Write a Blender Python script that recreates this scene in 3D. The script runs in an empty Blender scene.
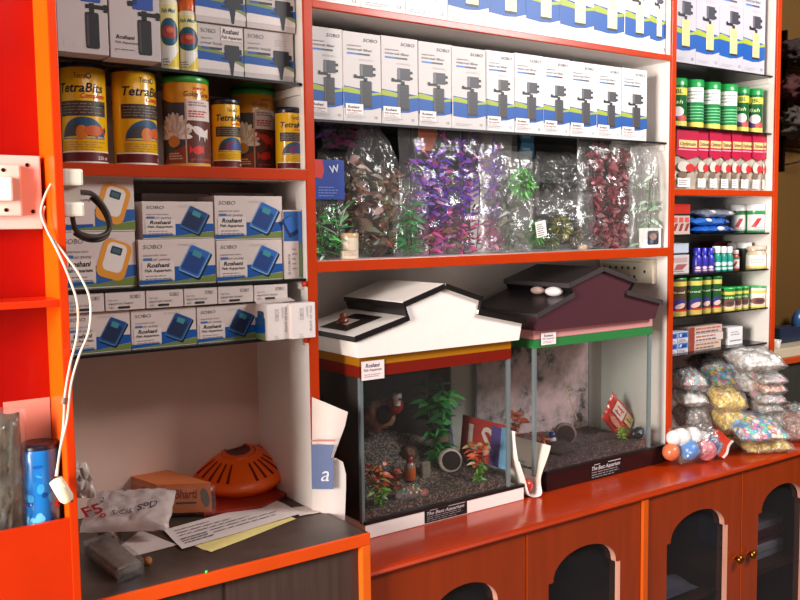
import bpy, bmesh, math, random
from mathutils import Vector, Matrix, noise

sc = bpy.context.scene
COL = sc.collection
rnd = random.Random(7)
CZ = 1.5                                    # eye height of the photographer

# ------------------------------------------------------------------ camera
F = 894.0
YAW, PITCH, ROLL = (math.radians(a) for a in (35.4, 4.8, .697))
cy, sy, cp, sp = math.cos(YAW), math.sin(YAW), math.cos(PITCH), math.sin(PITCH)
FW = Vector((sy*cp, cy*cp, -sp)); R0 = Vector((cy, -sy, 0)); D0 = FW.cross(R0)
R2 = math.cos(ROLL)*R0 + math.sin(ROLL)*D0
D2 = -math.sin(ROLL)*R0 + math.cos(ROLL)*D0
cam = bpy.data.cameras.new('camera'); cam.sensor_width = 36; cam.lens = F/800*36
cam.clip_start = .05
co = bpy.data.objects.new('camera', cam); COL.objects.link(co)
co.matrix_world = Matrix(((R2.x, -D2.x, -FW.x, 0), (R2.y, -D2.y, -FW.y, 0), (R2.z, -D2.z, -FW.z, CZ), (0, 0, 0, 1)))
sc.camera = co

def ray(px, py): return (px-400)/F*R2 + (py-300)/F*D2 + FW
def P(px, py, Y):                           # measured point of the photo on the plane y = Y
    v = ray(px, py); v = v*(Y/v.y); return Vector((v.x, v.y, v.z+CZ))
def PZ(px, py, z):                          # ... on the level z
    v = ray(px, py); v = v*((z-CZ)/v.z); return Vector((v.x, v.y, v.z+CZ))
def PX(px, Y, py=250): return P(px, py, Y).x

# ------------------------------------------------------------------ colour / materials
def lin(c):
    o = []
    for v in c[:3]:
        v /= 255
        o.append(v/12.92 if v <= .04045 else ((v+.055)/1.055)**2.4)
    return (*o, 1)

MATS = {}
def newmat(name):
    m = bpy.data.materials.new(name); m.use_nodes = True
    nt = m.node_tree; nt.nodes.clear()
    out = nt.nodes.new('ShaderNodeOutputMaterial')
    MATS[name] = m
    return m, nt, out
def N(nt, t, **kw):
    n = nt.nodes.new(t)
    for k, v in kw.items():
        if k.startswith('i_'):
            key = k[2:]
            n.inputs[int(key) if key.isdigit() else key.replace('_', ' ')].default_value = v
        else: setattr(n, k, v)
    return n

def vcmat(name, rough=.5, spec=.5, var=.06, nscale=40, bump=0, bscale=200, coat=0, metal=0, sub=0, wood=None):
    m, nt, out = newmat(name); L = nt.links.new
    b = N(nt, 'ShaderNodeBsdfPrincipled'); L(b.outputs[0], out.inputs[0])
    b.inputs['Roughness'].default_value = rough; b.inputs['Specular IOR Level'].default_value = spec
    b.inputs['Coat Weight'].default_value = coat; b.inputs['Metallic'].default_value = metal
    b.inputs['Coat Roughness'].default_value = .08
    a = N(nt, 'ShaderNodeAttribute', attribute_name='Col')
    tc = N(nt, 'ShaderNodeTexCoord')
    vec = tc.outputs['Object']
    if wood:
        mp = N(nt, 'ShaderNodeMapping'); mp.inputs['Scale'].default_value = wood
        L(vec, mp.inputs[0]); vec = mp.outputs[0]
    nz = N(nt, 'ShaderNodeTexNoise', i_Scale=nscale, i_Detail=5.0, i_Roughness=.6); L(vec, nz.inputs['Vector'])
    mr = N(nt, 'ShaderNodeMapRange'); mr.inputs[1].default_value = .25; mr.inputs[2].default_value = .75
    mr.inputs[3].default_value = 1-var; mr.inputs[4].default_value = 1+var
    L(nz.outputs[0], mr.inputs[0])
    mx = N(nt, 'ShaderNodeVectorMath', operation='SCALE'); L(a.outputs['Color'], mx.inputs[0]); L(mr.outputs[0], mx.inputs['Scale'])
    L(mx.outputs[0], b.inputs['Base Color'])
    if bump:
        n2 = N(nt, 'ShaderNodeTexNoise', i_Scale=bscale, i_Detail=4.0); L(vec, n2.inputs['Vector'])
        bp = N(nt, 'ShaderNodeBump', i_Strength=bump, i_Distance=.002); L(n2.outputs[0], bp.inputs['Height'])
        L(bp.outputs[0], b.inputs['Normal'])
    return m
vcmat('card', .5, .4, .03, 30)
vcmat('print', .45, .4, .04, 60)
vcmat('plastic', .28, .5, .03, 30)
vcmat('tin', .25, .5, .03, 30, coat=.3)
vcmat('laminate', .35, .5, .05, 6, bump=.05, bscale=30)
vcmat('paint', .28, .35, .08, 9, bump=.12, bscale=25, coat=.08)
vcmat('varnish', .2, .4, .16, 4, bump=.18, bscale=18, coat=.15, wood=(1, 1, 1))
vcmat('door_wood', .3, .5, .16, 6, bump=.05, bscale=20, coat=.25, wood=(6, 6, .6))
vcmat('desk_laminate', .36, .5, .42, 9, bump=.06, bscale=60)  # wide tone variation paints marks and scratchy reflections into the desk top
vcmat('dark_grain', .5, .4, .25, 10, wood=(9, 9, .5))
vcmat('paper', .75, .3, .04, 25, bump=.1, bscale=30)
vcmat('matte', .85, .2, .12, 25, bump=.3, bscale=120)
vcmat('rock', .9, .2, .35, 45, bump=.8, bscale=90)
vcmat('leafy', .4, .5, .25, 60)
vcmat('rubber', .55, .4, .05, 30)
vcmat('cloth', .9, .1, .3, 18, bump=.5, bscale=90)
vcmat('wall_paint', .85, .2, .08, 3, bump=.1, bscale=60)
vcmat('foil', .2, .6, .1, 30, bump=.6, bscale=55, coat=.3)
vcmat('metal', .3, .5, .05, 20, metal=1)

def schlick(nt, f0, normal=None, power=4.0, gain=1.0):
    L = nt.links.new
    lw = N(nt, 'ShaderNodeLayerWeight', i_Blend=.5)
    if normal is not None: L(normal, lw.inputs['Normal'])
    pw = N(nt, 'ShaderNodeMath', operation='POWER'); L(lw.outputs['Facing'], pw.inputs[0]); pw.inputs[1].default_value = power
    ma = N(nt, 'ShaderNodeMath', operation='MULTIPLY_ADD', use_clamp=True); L(pw.outputs[0], ma.inputs[0]); ma.inputs[1].default_value = gain*(1-f0); ma.inputs[2].default_value = f0
    return ma
def film(name, haze=.10, tint=(1, 1, 1), rough=.13, bscale=22, bstr=.9, streak=.25):
    m, nt, out = newmat(name); L = nt.links.new
    tc = N(nt, 'ShaderNodeTexCoord')
    n1 = N(nt, 'ShaderNodeTexNoise', i_Scale=bscale, i_Detail=4.0, i_Roughness=.55, i_Distortion=1.2); L(tc.outputs['Object'], n1.inputs['Vector'])
    bp = N(nt, 'ShaderNodeBump', i_Strength=bstr, i_Distance=.018); L(n1.outputs[0], bp.inputs['Height'])
    gl = N(nt, 'ShaderNodeBsdfGlossy', i_Roughness=rough); gl.inputs['Color'].default_value = (.62, .62, .62, 1)
    L(bp.outputs[0], gl.inputs['Normal'])
    df = N(nt, 'ShaderNodeBsdfDiffuse'); df.inputs['Color'].default_value = (.85, .84, .82, 1)
    tr = N(nt, 'ShaderNodeBsdfTransparent'); tr.inputs['Color'].default_value = (*tint, 1)
    fr = schlick(nt, .04, bp.outputs[0], 3.5, .6)
    m1 = N(nt, 'ShaderNodeMixShader'); m1.inputs[0].default_value = haze; L(tr.outputs[0], m1.inputs[1]); L(df.outputs[0], m1.inputs[2])
    # creases: thin lines where a second noise crosses its middle
    n2 = N(nt, 'ShaderNodeTexNoise', i_Scale=bscale*.8, i_Detail=2.0, i_Distortion=2.0); L(tc.outputs['Object'], n2.inputs['Vector'])
    s1 = N(nt, 'ShaderNodeMath', operation='SUBTRACT'); L(n2.outputs[0], s1.inputs[0]); s1.inputs[1].default_value = .5
    s2 = N(nt, 'ShaderNodeMath', operation='ABSOLUTE'); L(s1.outputs[0], s2.inputs[0])
    s3 = N(nt, 'ShaderNodeMapRange'); s3.inputs[1].default_value = 0; s3.inputs[2].default_value = .035
    s3.inputs[3].default_value = streak; s3.inputs[4].default_value = 0; L(s2.outputs[0], s3.inputs[0])
    ad = N(nt, 'ShaderNodeMath', operation='ADD', use_clamp=True); L(fr.outputs[0], ad.inputs[0]); L(s3.outputs[0], ad.inputs[1])
    m2 = N(nt, 'ShaderNodeMixShader'); L(ad.outputs[0], m2.inputs[0]); L(m1.outputs[0], m2.inputs[1]); L(gl.outputs[0], m2.inputs[2])
    L(m2.outputs[0], out.inputs[0])
film('film', haze=.035, streak=.06, rough=.14, bstr=.5, bscale=11)
film('film_dense', haze=.07, streak=.09, rough=.15, bstr=.55, bscale=11)
film('film_gravel', haze=.10, rough=.13, bscale=16, bstr=1.0, streak=.08)

def glassmat(name, tint, rough=.01, haze=0, dust=(.7, .7, .68)):
    m, nt, out = newmat(name); L = nt.links.new
    tr = N(nt, 'ShaderNodeBsdfTransparent'); tr.inputs['Color'].default_value = (*tint, 1)
    gl = N(nt, 'ShaderNodeBsdfGlossy', i_Roughness=rough)
    fr = schlick(nt, .035, None, 5.0, .8)
    df = N(nt, 'ShaderNodeBsdfDiffuse'); df.inputs['Color'].default_value = (*dust, 1)
    m1 = N(nt, 'ShaderNodeMixShader'); m1.inputs[0].default_value = haze
    L(tr.outputs[0], m1.inputs[1]); L(df.outputs[0], m1.inputs[2])
    m2 = N(nt, 'ShaderNodeMixShader'); L(fr.outputs[0], m2.inputs[0]); L(m1.outputs[0], m2.inputs[1]); L(gl.outputs[0], m2.inputs[2])
    L(m2.outputs[0], out.inputs[0])
glassmat('tank_glass', (.95, .965, .96), haze=.006)
glassmat('glass_edge', (.5, .6, .6), haze=.4, dust=(.34, .38, .40))
glassmat('shelf_glass', (.16, .18, .17), rough=.08, haze=.25, dust=(.05, .055, .05))
glassmat('door_glass', (.34, .35, .4), rough=.03, haze=.025, dust=(.4, .42, .5))

def gravel(name, palette, scale=170, bump=.8, rough=.6, coat=0):
    m, nt, out = newmat(name); L = nt.links.new
    b = N(nt, 'ShaderNodeBsdfPrincipled', i_Roughness=rough); L(b.outputs[0], out.inputs[0]); b.inputs['Coat Weight'].default_value = coat
    tc = N(nt, 'ShaderNodeTexCoord')
    v = N(nt, 'ShaderNodeTexVoronoi', i_Scale=scale); L(tc.outputs['Object'], v.inputs['Vector'])
    sx = N(nt, 'ShaderNodeSeparateColor'); L(v.outputs['Color'], sx.inputs[0])
    cr = N(nt, 'ShaderNodeValToRGB'); cr.color_ramp.interpolation = 'CONSTANT'
    e = cr.color_ramp.elements
    while len(e) < len(palette): e.new(.5)
    for i, c in enumerate(palette):
        e[i].position = i/len(palette); e[i].color = lin(c)
    L(sx.outputs[0], cr.inputs[0])
    dk = N(nt, 'ShaderNodeMapRange'); dk.inputs[1].default_value = .25; dk.inputs[2].default_value = .75
    dk.inputs[3].default_value = 1.0; dk.inputs[4].default_value = .55; L(v.outputs['Distance'], dk.inputs[0])  # darkens each stone towards its rim, painting shade into the gaps
    mx = N(nt, 'ShaderNodeVectorMath', operation='SCALE'); L(cr.outputs[0], mx.inputs[0]); L(dk.outputs[0], mx.inputs['Scale'])
    L(mx.outputs[0], b.inputs['Base Color'])
    bp = N(nt, 'ShaderNodeBump', i_Strength=bump, i_Distance=.004, invert=True); L(v.outputs['Distance'], bp.inputs['Height'])
    L(bp.outputs[0], b.inputs['Normal'])
gravel('gravel_dark', [(92, 74, 66), (60, 48, 44), (120, 98, 88), (75, 58, 52), (48, 38, 36), (140, 120, 108)], 210)
gravel('gravel_mauve', [(110, 84, 82), (78, 58, 60), (130, 100, 98), (92, 70, 70), (60, 46, 48)], 210)
gravel('gravel_multi', [(226, 110, 150), (80, 160, 215), (240, 230, 200), (90, 200, 180), (240, 200, 70), (200, 170, 180), (70, 130, 200), (235, 215, 225)], 75)
gravel('gravel_yellow', [(236, 196, 84), (214, 168, 60), (250, 220, 130), (190, 146, 60), (244, 204, 80)], 90)
gravel('gravel_grey', [(165, 150, 140), (135, 122, 114), (190, 176, 166), (150, 132, 124), (112, 100, 96)], 100)
gravel('gravel_white', [(240, 234, 228), (210, 200, 194), (250, 246, 242), (186, 176, 172)], 60)
gravel('gravel_pink', [(226, 168, 146), (206, 146, 126), (240, 196, 176), (190, 134, 118), (226, 206, 190)], 90)
gravel('gravel_mix', [(190, 180, 172), (222, 150, 166), (140, 180, 190), (236, 224, 206), (176, 146, 136), (130, 200, 190)], 80)

# ------------------------------------------------------------------ mesh builder
WL = {}                                      # world location of each root
class MB:
    def __init__(s): s.v = []; s.f = []; s.c = []; s.sm = []
    def add(s, vs, fs, col, smooth=False):
        o = len(s.v); s.v += [Vector(v) for v in vs]
        for i, f in enumerate(fs):
            s.f.append([o+k for k in f]); s.c.append(col[i] if isinstance(col, list) else col); s.sm.append(smooth)
        return s
    def box(s, x0, x1, y0, y1, z0, z1, col, bev=0, M=None):
        if x0 > x1: x0, x1 = x1, x0
        if bev <= 0:
            vs = [(x, y, z) for z in (z0, z1) for y in (y0, y1) for x in (x0, x1)]
            fs = [(0, 2, 3, 1), (4, 5, 7, 6), (0, 1, 5, 4), (2, 6, 7, 3), (0, 4, 6, 2), (1, 3, 7, 5)]
            if M: vs = [M @ Vector(v) for v in vs]
            return s.add(vs, fs, col)
        bm = bmesh.new(); bmesh.ops.create_cube(bm, size=1)
        bmesh.ops.scale(bm, vec=(x1-x0, y1-y0, z1-z0), verts=bm.verts)
        bmesh.ops.translate(bm, vec=((x0+x1)/2, (y0+y1)/2, (z0+z1)/2), verts=bm.verts)
        bmesh.ops.bevel(bm, geom=list(bm.edges), offset=bev, segments=2, affect='EDGES', profile=.6)
        return s.bm(bm, col, M)
    def bm(s, bm, col, M=None, smooth=False):
        bm.verts.index_update()
        s.add([(M @ v.co if M else v.co) for v in bm.verts], [[v.index for v in f.verts] for f in bm.faces], col, smooth)
        bm.free(); return s
    def prism(s, pts, y0, y1, col, M=None, axis='y'):   # outline in x,z pushed along y
        n = len(pts)
        vs = [(p[0], y0, p[1]) for p in pts]+[(p[0], y1, p[1]) for p in pts]
        if M: vs = [M @ Vector(v) for v in vs]
        fs = [list(range(n)), list(range(2*n-1, n-1, -1))]+[[i, i+n, (i+1) % n+n, (i+1) % n] for i in range(n)]
        return s.add(vs, fs, col)
    def lathe(s, c, prof, cols, seg=32, smooth=True, M=None, cap=True):   # prof [(r, z)...], cols per ring gap
        c = Vector(c); vs = []; fs = []; cl = []
        for r, z in prof:
            for k in range(seg):
                a = 2*math.pi*k/seg; p = Vector((r*math.cos(a), r*math.sin(a), z))
                vs.append((M @ p if M else p)+c)
        for j in range(len(prof)-1):
            for k in range(seg):
                k2 = (k+1) % seg
                fs.append([j*seg+k, j*seg+k2, (j+1)*seg+k2, (j+1)*seg+k]); cl.append(cols[j] if isinstance(cols, list) else cols)
        s.add(vs, fs, cl, smooth)
        if cap:
            for j, fl in ((0, True), (len(prof)-1, False)):
                if prof[j][0] > 1e-5:
                    ring = list(range(j*seg, (j+1)*seg)); ring = ring[::-1] if fl else ring
                    s.add([vs[k] for k in ring], [list(range(seg))], (cols[0] if fl else cols[-1]) if isinstance(cols, list) else cols)
        return s
    def tube(s, pts, r, col, seg=10, taper=None):
        pts = [Vector(p) for p in pts]; n = len(pts); vs = []; up = Vector((0, 0, 1))
        prev = None
        for i, p in enumerate(pts):
            t = (pts[min(i+1, n-1)]-pts[max(i-1, 0)]).normalized()
            if prev is None:
                a = t.cross(up if abs(t.z) < .9 else Vector((1, 0, 0))).normalized()
            else: a = (prev-t*prev.dot(t)).normalized()
            prev = a; b = t.cross(a); rr = r if taper is None else r*(1+(taper-1)*i/(n-1))
            for k in range(seg):
                th = 2*math.pi*k/seg; vs.append(p+a*(rr*math.cos(th))+b*(rr*math.sin(th)))
        fs = [[i*seg+k, i*seg+(k+1) % seg, (i+1)*seg+(k+1) % seg, (i+1)*seg+k] for i in range(n-1) for k in range(seg)]
        s.add(vs, fs, col, True)
        s.add([vs[k] for k in range(seg)][::-1], [list(range(seg))], col); s.add([vs[(n-1)*seg+k] for k in range(seg)], [list(range(seg))], col)
        return s
    def ball(s, c, r, col, u=20, v=12, sc3=(1, 1, 1), amp=0, fr=20, seed=0):
        c = Vector(c); vs = []
        for j in range(v+1):
            for k in range(u):
                a = 2*math.pi*k/u; b = math.pi*j/v
                d = Vector((math.sin(b)*math.cos(a), math.sin(b)*math.sin(a), math.cos(b)))
                q = r*(1+(amp*noise.noise(d*fr*.1+Vector((seed, 0, 0))) if amp else 0))
                vs.append(c+Vector((d.x*q*sc3[0], d.y*q*sc3[1], d.z*q*sc3[2])))
        fs = [[j*u+k, (j+1)*u+k, (j+1)*u+(k+1) % u, j*u+(k+1) % u] for j in range(v) for k in range(u)]
        return s.add(vs, fs, col, True)
    def sheet(s, grid, col, smooth=True, closed=False):           # grid[j][i] of points
        nj, ni = len(grid), len(grid[0]); vs = [p for r in grid for p in r]
        fs = []; cl = []
        for j in range(nj-1):
            for i in range(ni if closed else ni-1):
                i2 = (i+1) % ni
                fs.append([j*ni+i, j*ni+i2, (j+1)*ni+i2, (j+1)*ni+i]); cl.append(col(i/(ni-1), j/(nj-1)) if callable(col) else col)
        return s.add(vs, fs, cl, smooth)
    def leaf(s, b, d, L, w, col, droop=.4, n=4, tip=.1, side=None):
        b = Vector(b); d = Vector(d).normalized(); sd = side or d.cross(Vector((rnd.uniform(-1, 1), rnd.uniform(-1, 1), rnd.uniform(-.3, .3))))
        if sd.length < 1e-4: sd = Vector((1, 0, 0))
        sd = sd.normalized(); g = []
        for i in range(n+1):
            t = i/n; p = b+d*(L*t)+Vector((0, 0, -droop*L*t*t)); ww = w*(math.sin(math.pi*min(.98, t*.85+.12))*(1-tip*t))/2
            g.append((p-sd*ww, p+sd*ww))
        return s.sheet(g, col)
    def build(s, name, mat, parent=None, loc=None):
        off = Vector((0, 0, 0))
        if parent is not None: off = WL[parent.name]
        elif loc is not None: off = Vector(loc)
        me = bpy.data.meshes.new(name); me.from_pydata([v-off for v in s.v], [], s.f)
        at = me.attributes.new('Col', 'FLOAT_COLOR', 'FACE')
        buf = []
        for c in s.c: buf += lin(c)
        at.data.foreach_set('color', buf)
        me.polygons.foreach_set('use_smooth', s.sm)
        me.materials.append(MATS[mat]); me.update()
        o = bpy.data.objects.new(name, me); COL.objects.link(o)
        if parent is not None: o.parent = parent; WL[o.name] = WL[parent.name]
        else: o.location = off; WL[o.name] = off
        return o

def tag(o, label, cat, group=None, kind=None):
    o['label'] = label; o['category'] = cat
    if group: o['group'] = group
    if kind: o['kind'] = kind
    return o
def thing(name, label, cat, loc, group=None):
    o = bpy.data.objects.new(name, None); COL.objects.link(o); o.location = loc; o.empty_display_size = .02
    WL[o.name] = Vector(loc); return tag(o, label, cat, group)
def struct(o): o['kind'] = 'structure'; return o
ORD = ['first', 'second', 'third', 'fourth', 'fifth', 'sixth', 'seventh', 'eighth', 'ninth', 'tenth', 'eleventh', 'twelfth']

# ------------------------------------------------------------------ printing on faces
TG = {}
def text_geo(st, shear=0, bold=0):
    k = (st, shear, bold)
    if k in TG: return TG[k]
    cu = bpy.data.curves.new('t', 'FONT'); cu.body = st; cu.shear = shear; cu.offset = bold; cu.resolution_u = 2; cu.size = 1
    ob = bpy.data.objects.new('t', cu); COL.objects.link(ob); bpy.context.view_layer.update()
    me = bpy.data.meshes.new_from_object(ob)
    vs = [(v.co.x/.69, v.co.y/.69) for v in me.vertices]; fs = [list(p.vertices) for p in me.polygons]
    bpy.data.objects.remove(ob); bpy.data.curves.remove(cu); bpy.data.meshes.remove(me)
    x0 = min((v[0] for v in vs), default=0); x1 = max((v[0] for v in vs), default=1)
    vs = [(a-x0, b) for a, b in vs]
    TG[k] = (vs, fs, max(x1-x0, 1e-3)); return TG[k]
class Art:
    def __init__(s): s.it = []
    def poly(s, pts, col, ly=1): s.it.append(([tuple(p) for p in pts], [list(range(len(pts)))], col, ly)); return s
    def rect(s, x0, y0, x1, y1, col, ly=1): return s.poly([(x0, y0), (x1, y0), (x1, y1), (x0, y1)], col, ly)
    def ell(s, cx, cy_, rx, ry, col, ly=1, n=28, a0=0, a1=360, rot=0):
        c, q = math.cos(rot), math.sin(rot); pts = []
        for i in range(n+(a1-a0 < 360)):
            a = math.radians(a0+(a1-a0)*i/n); u, v = rx*math.cos(a), ry*math.sin(a); pts.append((cx+u*c-v*q, cy_+u*q+v*c))
        return s.poly(pts, col, ly)
    def rrect(s, cx, cy_, w, h, r, col, ly=1, rot=0, skew=0):
        c, q = math.cos(rot), math.sin(rot); pts = []
        for (sx_, sy_, a) in ((1, -1, -90), (1, 1, 0), (-1, 1, 90), (-1, -1, 180)):
            for i in range(6):
                t = math.radians(a+90*i/5); u = sx_*(w/2-r)+r*math.cos(t); v = sy_*(h/2-r)+r*math.sin(t); u += skew*v
                pts.append((cx+u*c-v*q, cy_+u*q+v*c))
        return s.poly(pts, col, ly)
    def text(s, st, x, y, h, col, ly=2, shear=0, bold=0, w=None, al='L', rot=0):
        vs, fs, W = text_geo(st, shear, bold); k = h if w is None else w/W
        ox = {'L': 0, 'C': -W*k/2, 'R': -W*k}[al]; c, q = math.cos(rot), math.sin(rot)
        o = []
        for a, b in vs:
            u, v = a*k+ox, b*h; o.append((x+u*c-v*q, y+u*q+v*c))
        s.it.append((o, fs, col, ly)); return s
    def lines(s, x, y, w, n, dy, h, col, ly=2, seed=0):        # blocks of print too fine to read
        r = random.Random(seed)
        for i in range(n):
            xx = x; end = x+w*r.uniform(.7, 1)
            while xx < end:
                q = min(end, xx+w*r.uniform(.06, .2)); s.rect(xx, y-i*dy, q, y-i*dy+h, col, ly); xx = q+w*.03
        return s
    def emit(s, mb, mp, cut=None):
        for vs, fs, col, ly in s.it:
            if cut:
                bm = bmesh.new(); bv = [bm.verts.new((a, b, 0)) for a, b in vs]
                for f in fs:
                    try: bm.faces.new([bv[i] for i in f])
                    except ValueError: pass
                u0 = min(a for a, b in vs); u1 = max(a for a, b in vs); k = math.floor(u0/cut)+1
                while k*cut < u1:
                    bmesh.ops.bisect_plane(bm, geom=bm.verts[:]+bm.edges[:]+bm.faces[:], plane_co=(k*cut, 0, 0), plane_no=(1, 0, 0)); k += 1
                bm.verts.index_update()
                mb.add([mp(v.co.x, v.co.y, ly) for v in bm.verts], [[v.index for v in f.verts] for f in bm.faces], col); bm.free()
            else: mb.add([mp(a, b, ly) for a, b in vs], fs, col)
        return mb
def flat(o, u, v, eps=.00035):
    o, u, v = Vector(o), Vector(u).normalized(), Vector(v).normalized(); n = u.cross(v)
    return lambda a, b, ly: o+u*a+v*b+n*(eps*ly)
def wrap(c, r, th0, eps=.0003):
    c = Vector(c)
    def f(a, b, ly):
        t = th0+a/r; q = r+eps*ly; return c+Vector((q*math.cos(t), q*math.sin(t), b))
    return f
FRONT = ((1, 0, 0), (0, 0, 1))

# ------------------------------------------------------------------ palette
ORANGE = (184, 52, 5); WHITE = (236, 228, 222); CARD = (226, 214, 210); INK = (40, 38, 40); GREY = (110, 106, 108)
BLUE = (5, 80, 160); LIME = (160, 172, 46); DBLUE = (24, 44, 110); NAVY = (16, 20, 44)

# shelf levels (world z)
zL1, zL2, zL3, zL4 = CZ+.323, CZ+.1285, CZ-.121, CZ-.252
zC1, zC2, zC3 = CZ+.510, CZ+.246, CZ-.081
zT1, zT1b, zT2, zT3, zT4, zT5, zT6 = CZ+.497, CZ+.301, CZ+.102, CZ-.042, CZ-.169, CZ-.305, CZ-.430
zDESK, zCOUNT = CZ-.668, CZ-.760
YF, YB = 1.80, 2.085
XL0, XL1, XR0, XR1, XE0, XE1 = 1.0206, 1.042, 2.316, 2.337, 2.880, 2.903
XLEFT = .445

# ================================================================== SETTING
OCHRE = (92, 64, 26)
struct(MB().box(-3, 5, -2.5, 2.6, -.05, 0, (120, 104, 92)).build('floor', 'matte'))
struct(MB().box(-3, 5, 2.12, 2.2, 0, 3.1, OCHRE).build('wall_back', 'wall_paint'))
struct(MB().box(4.6, 4.7, -2.5, 2.12, 0, 3.1, OCHRE).build('wall_right', 'wall_paint'))

# ================================================================== SHELVING
sh = thing('wall_shelving', 'white laminate wall shelving with orange edge strips filled with pet fish supplies', 'shelving', (1.6, YF, 0))
def upright(x0, x1, z0, z1=2.72, strip=True):
    u = MB().box(x0, x1, YF+.004, YB, z0, z1, WHITE).build('upright', 'laminate', sh)
    if strip: MB().box(x0-.0005, x1+.0005, YF-.004, YF+.004, z0, z1, ORANGE, .0015).build('edge_strip', 'paint', u)
upright(XLEFT-.02, XLEFT, zDESK+.001)
upright(XL0, XL1, zDESK+.001)
upright(XR0, XR1, zCOUNT)
upright(XE0, XE1, zCOUNT)
MB().box(XLEFT, XL0, YB-.012, YB, zDESK+.001, 2.72, (214, 178, 162)).build('back_panel', 'laminate', sh)
MB().box(XL1, XR0, YB-.012, YB, zCOUNT, 2.72, (206, 196, 188)).build('back_panel', 'laminate', sh)
MB().box(XR1, XE0, YB-.012, YB, zCOUNT, 2.72, (215, 208, 202)).build('back_panel', 'laminate', sh)
def board(x0, x1, zt, th):
    b = MB().box(x0, x1, YF+.006, YB-.012, zt-th, zt, WHITE).build('shelf_board', 'laminate', sh)
    MB().box(x0, x1, YF-.004, YF+.006, zt-th-.0005, zt+.0005, ORANGE, .002).build('edge_strip', 'paint', b)
board(XLEFT, XL0, zL2, .0245); board(XL1, XR0, zC1, .017); board(XL1, XR0, zC3, .026); board(XR1, XE0, zT2, .019)
def gshelf(x0, x1, zt, y0=YF+.008, th=.006, cleat=True, tilt=0):
    g = MB().box(x0+.002, x1-.002, y0, YB-.014, zt-th, zt, (40, 44, 42)).build('glass_shelf', 'shelf_glass', sh)
    e = MB().box(x0+.002, x1-.002, y0-.0008, y0, zt-th, zt, (14, 14, 13)).build('edge', 'plastic', g)
    for o in (g, e):
        for v in o.data.vertices: v.co.z += tilt*(x1-WL[o.name].x-v.co.x)
    if cleat:
        MB().box(x1-.010, x1-.0005, YF+.018, YB-.014, zt-th-.019, zt-th-.0005, (232, 222, 214)).build('shelf_cleat', 'laminate', sh)
        MB().box(x0+.0005, x0+.010, YF+.018, YB-.014, zt-th-.019, zt-th-.0005, (232, 222, 214)).build('shelf_cleat', 'laminate', sh)
for z in (zL1, zL3, zL4): gshelf(XLEFT, XL0, z, tilt=.016 if z == zL1 else 0)
gshelf(XL1, XR0, zC2, YF+.012)
for z in (zT1, zT1b, zT3, zT4, zT5, zT6): gshelf(XR1, XE0, z, YF+.01, .005, z in (zT1,))
# small orange pegs where the left glass shelves sit on the divider
for z in (zL3-.012, zL4-.012):
    MB().lathe((XL0-.004, YF+.008, z-.006), [(.0001, 0), (.007, 0), (.007, .012), (.0001, .012)], (200, 50, 10), 14).build('shelf_peg', 'plastic', sh)

# ================================================================== COUNTER CABINET
DOORC = (140, 46, 10); STILE = (205, 84, 18)
cab = thing('counter_cabinet', 'varnished orange brown counter cabinet with arched glass doors under the fish tanks', 'cabinet', (2.0, 1.5, 0))
YD = 1.6160
prof = [(1.6322, -.020), (1.6149, -.019), (1.6041, -.0155), (1.5998, -.010), (1.6031, -.004), (1.6128, -.0008), (1.6300, 0), (YB+.02, 0), (YB+.02, -.020)]
mb = MB(); n = len(prof); xs = (XL1+.002, 2.93)
vs = [(x, y, zCOUNT+z) for x in xs for y, z in prof]
mb.add(vs, [list(range(n))[::-1], [n+i for i in range(n)]]+[[i, (i+1) % n, (i+1) % n+n, i+n] for i in range(n)], (172, 48, 5))
mb.build('countertop', 'varnish', cab)
zt = zCOUNT-.020; zb = .08
mb = MB(); mb.box(XL1+.004, 2.92, YB-.01, YB+.01, 0, zt, (60, 30, 16)); mb.box(XL1+.004, XL1+.022, YD+.022, YB-.01, 0, zt, (60, 30, 16)); mb.box(2.90, 2.92, YD+.022, YB-.01, 0, zt, (60, 30, 16))
mb.box(XL1+.004, 2.92, YD+.03, YB-.01, .07, .09, (60, 30, 16)); mb.box(XL1+.004, 2.92, YD+.01, YD+.03, 0, .08, (80, 36, 14))
mb.build('carcass', 'dark_grain', cab)
MB().box(XL1+.022, 2.90, YD+.05, YB-.01, .325, .343, (96, 50, 24)).build('inner_shelf', 'dark_grain', cab)
def arch(x0, x1, zsh, zap, z0):
    xc = (x0+x1)/2; st = .018; r = (x1-x0)/2-st; pts = [(x0, z0), (x1, z0), (x1, zsh), (x1-st*.9, zsh), (x1-st, zsh+.006)]
    for i in range(1, 24):
        a = math.pi*i/24; pts.append((xc+r*math.cos(a), zsh+.006+(zap-zsh-.006)*math.sin(a)))
    return pts+[(x0+st, zsh+.006), (x0+st*.9, zsh), (x0, zsh)]
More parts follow.
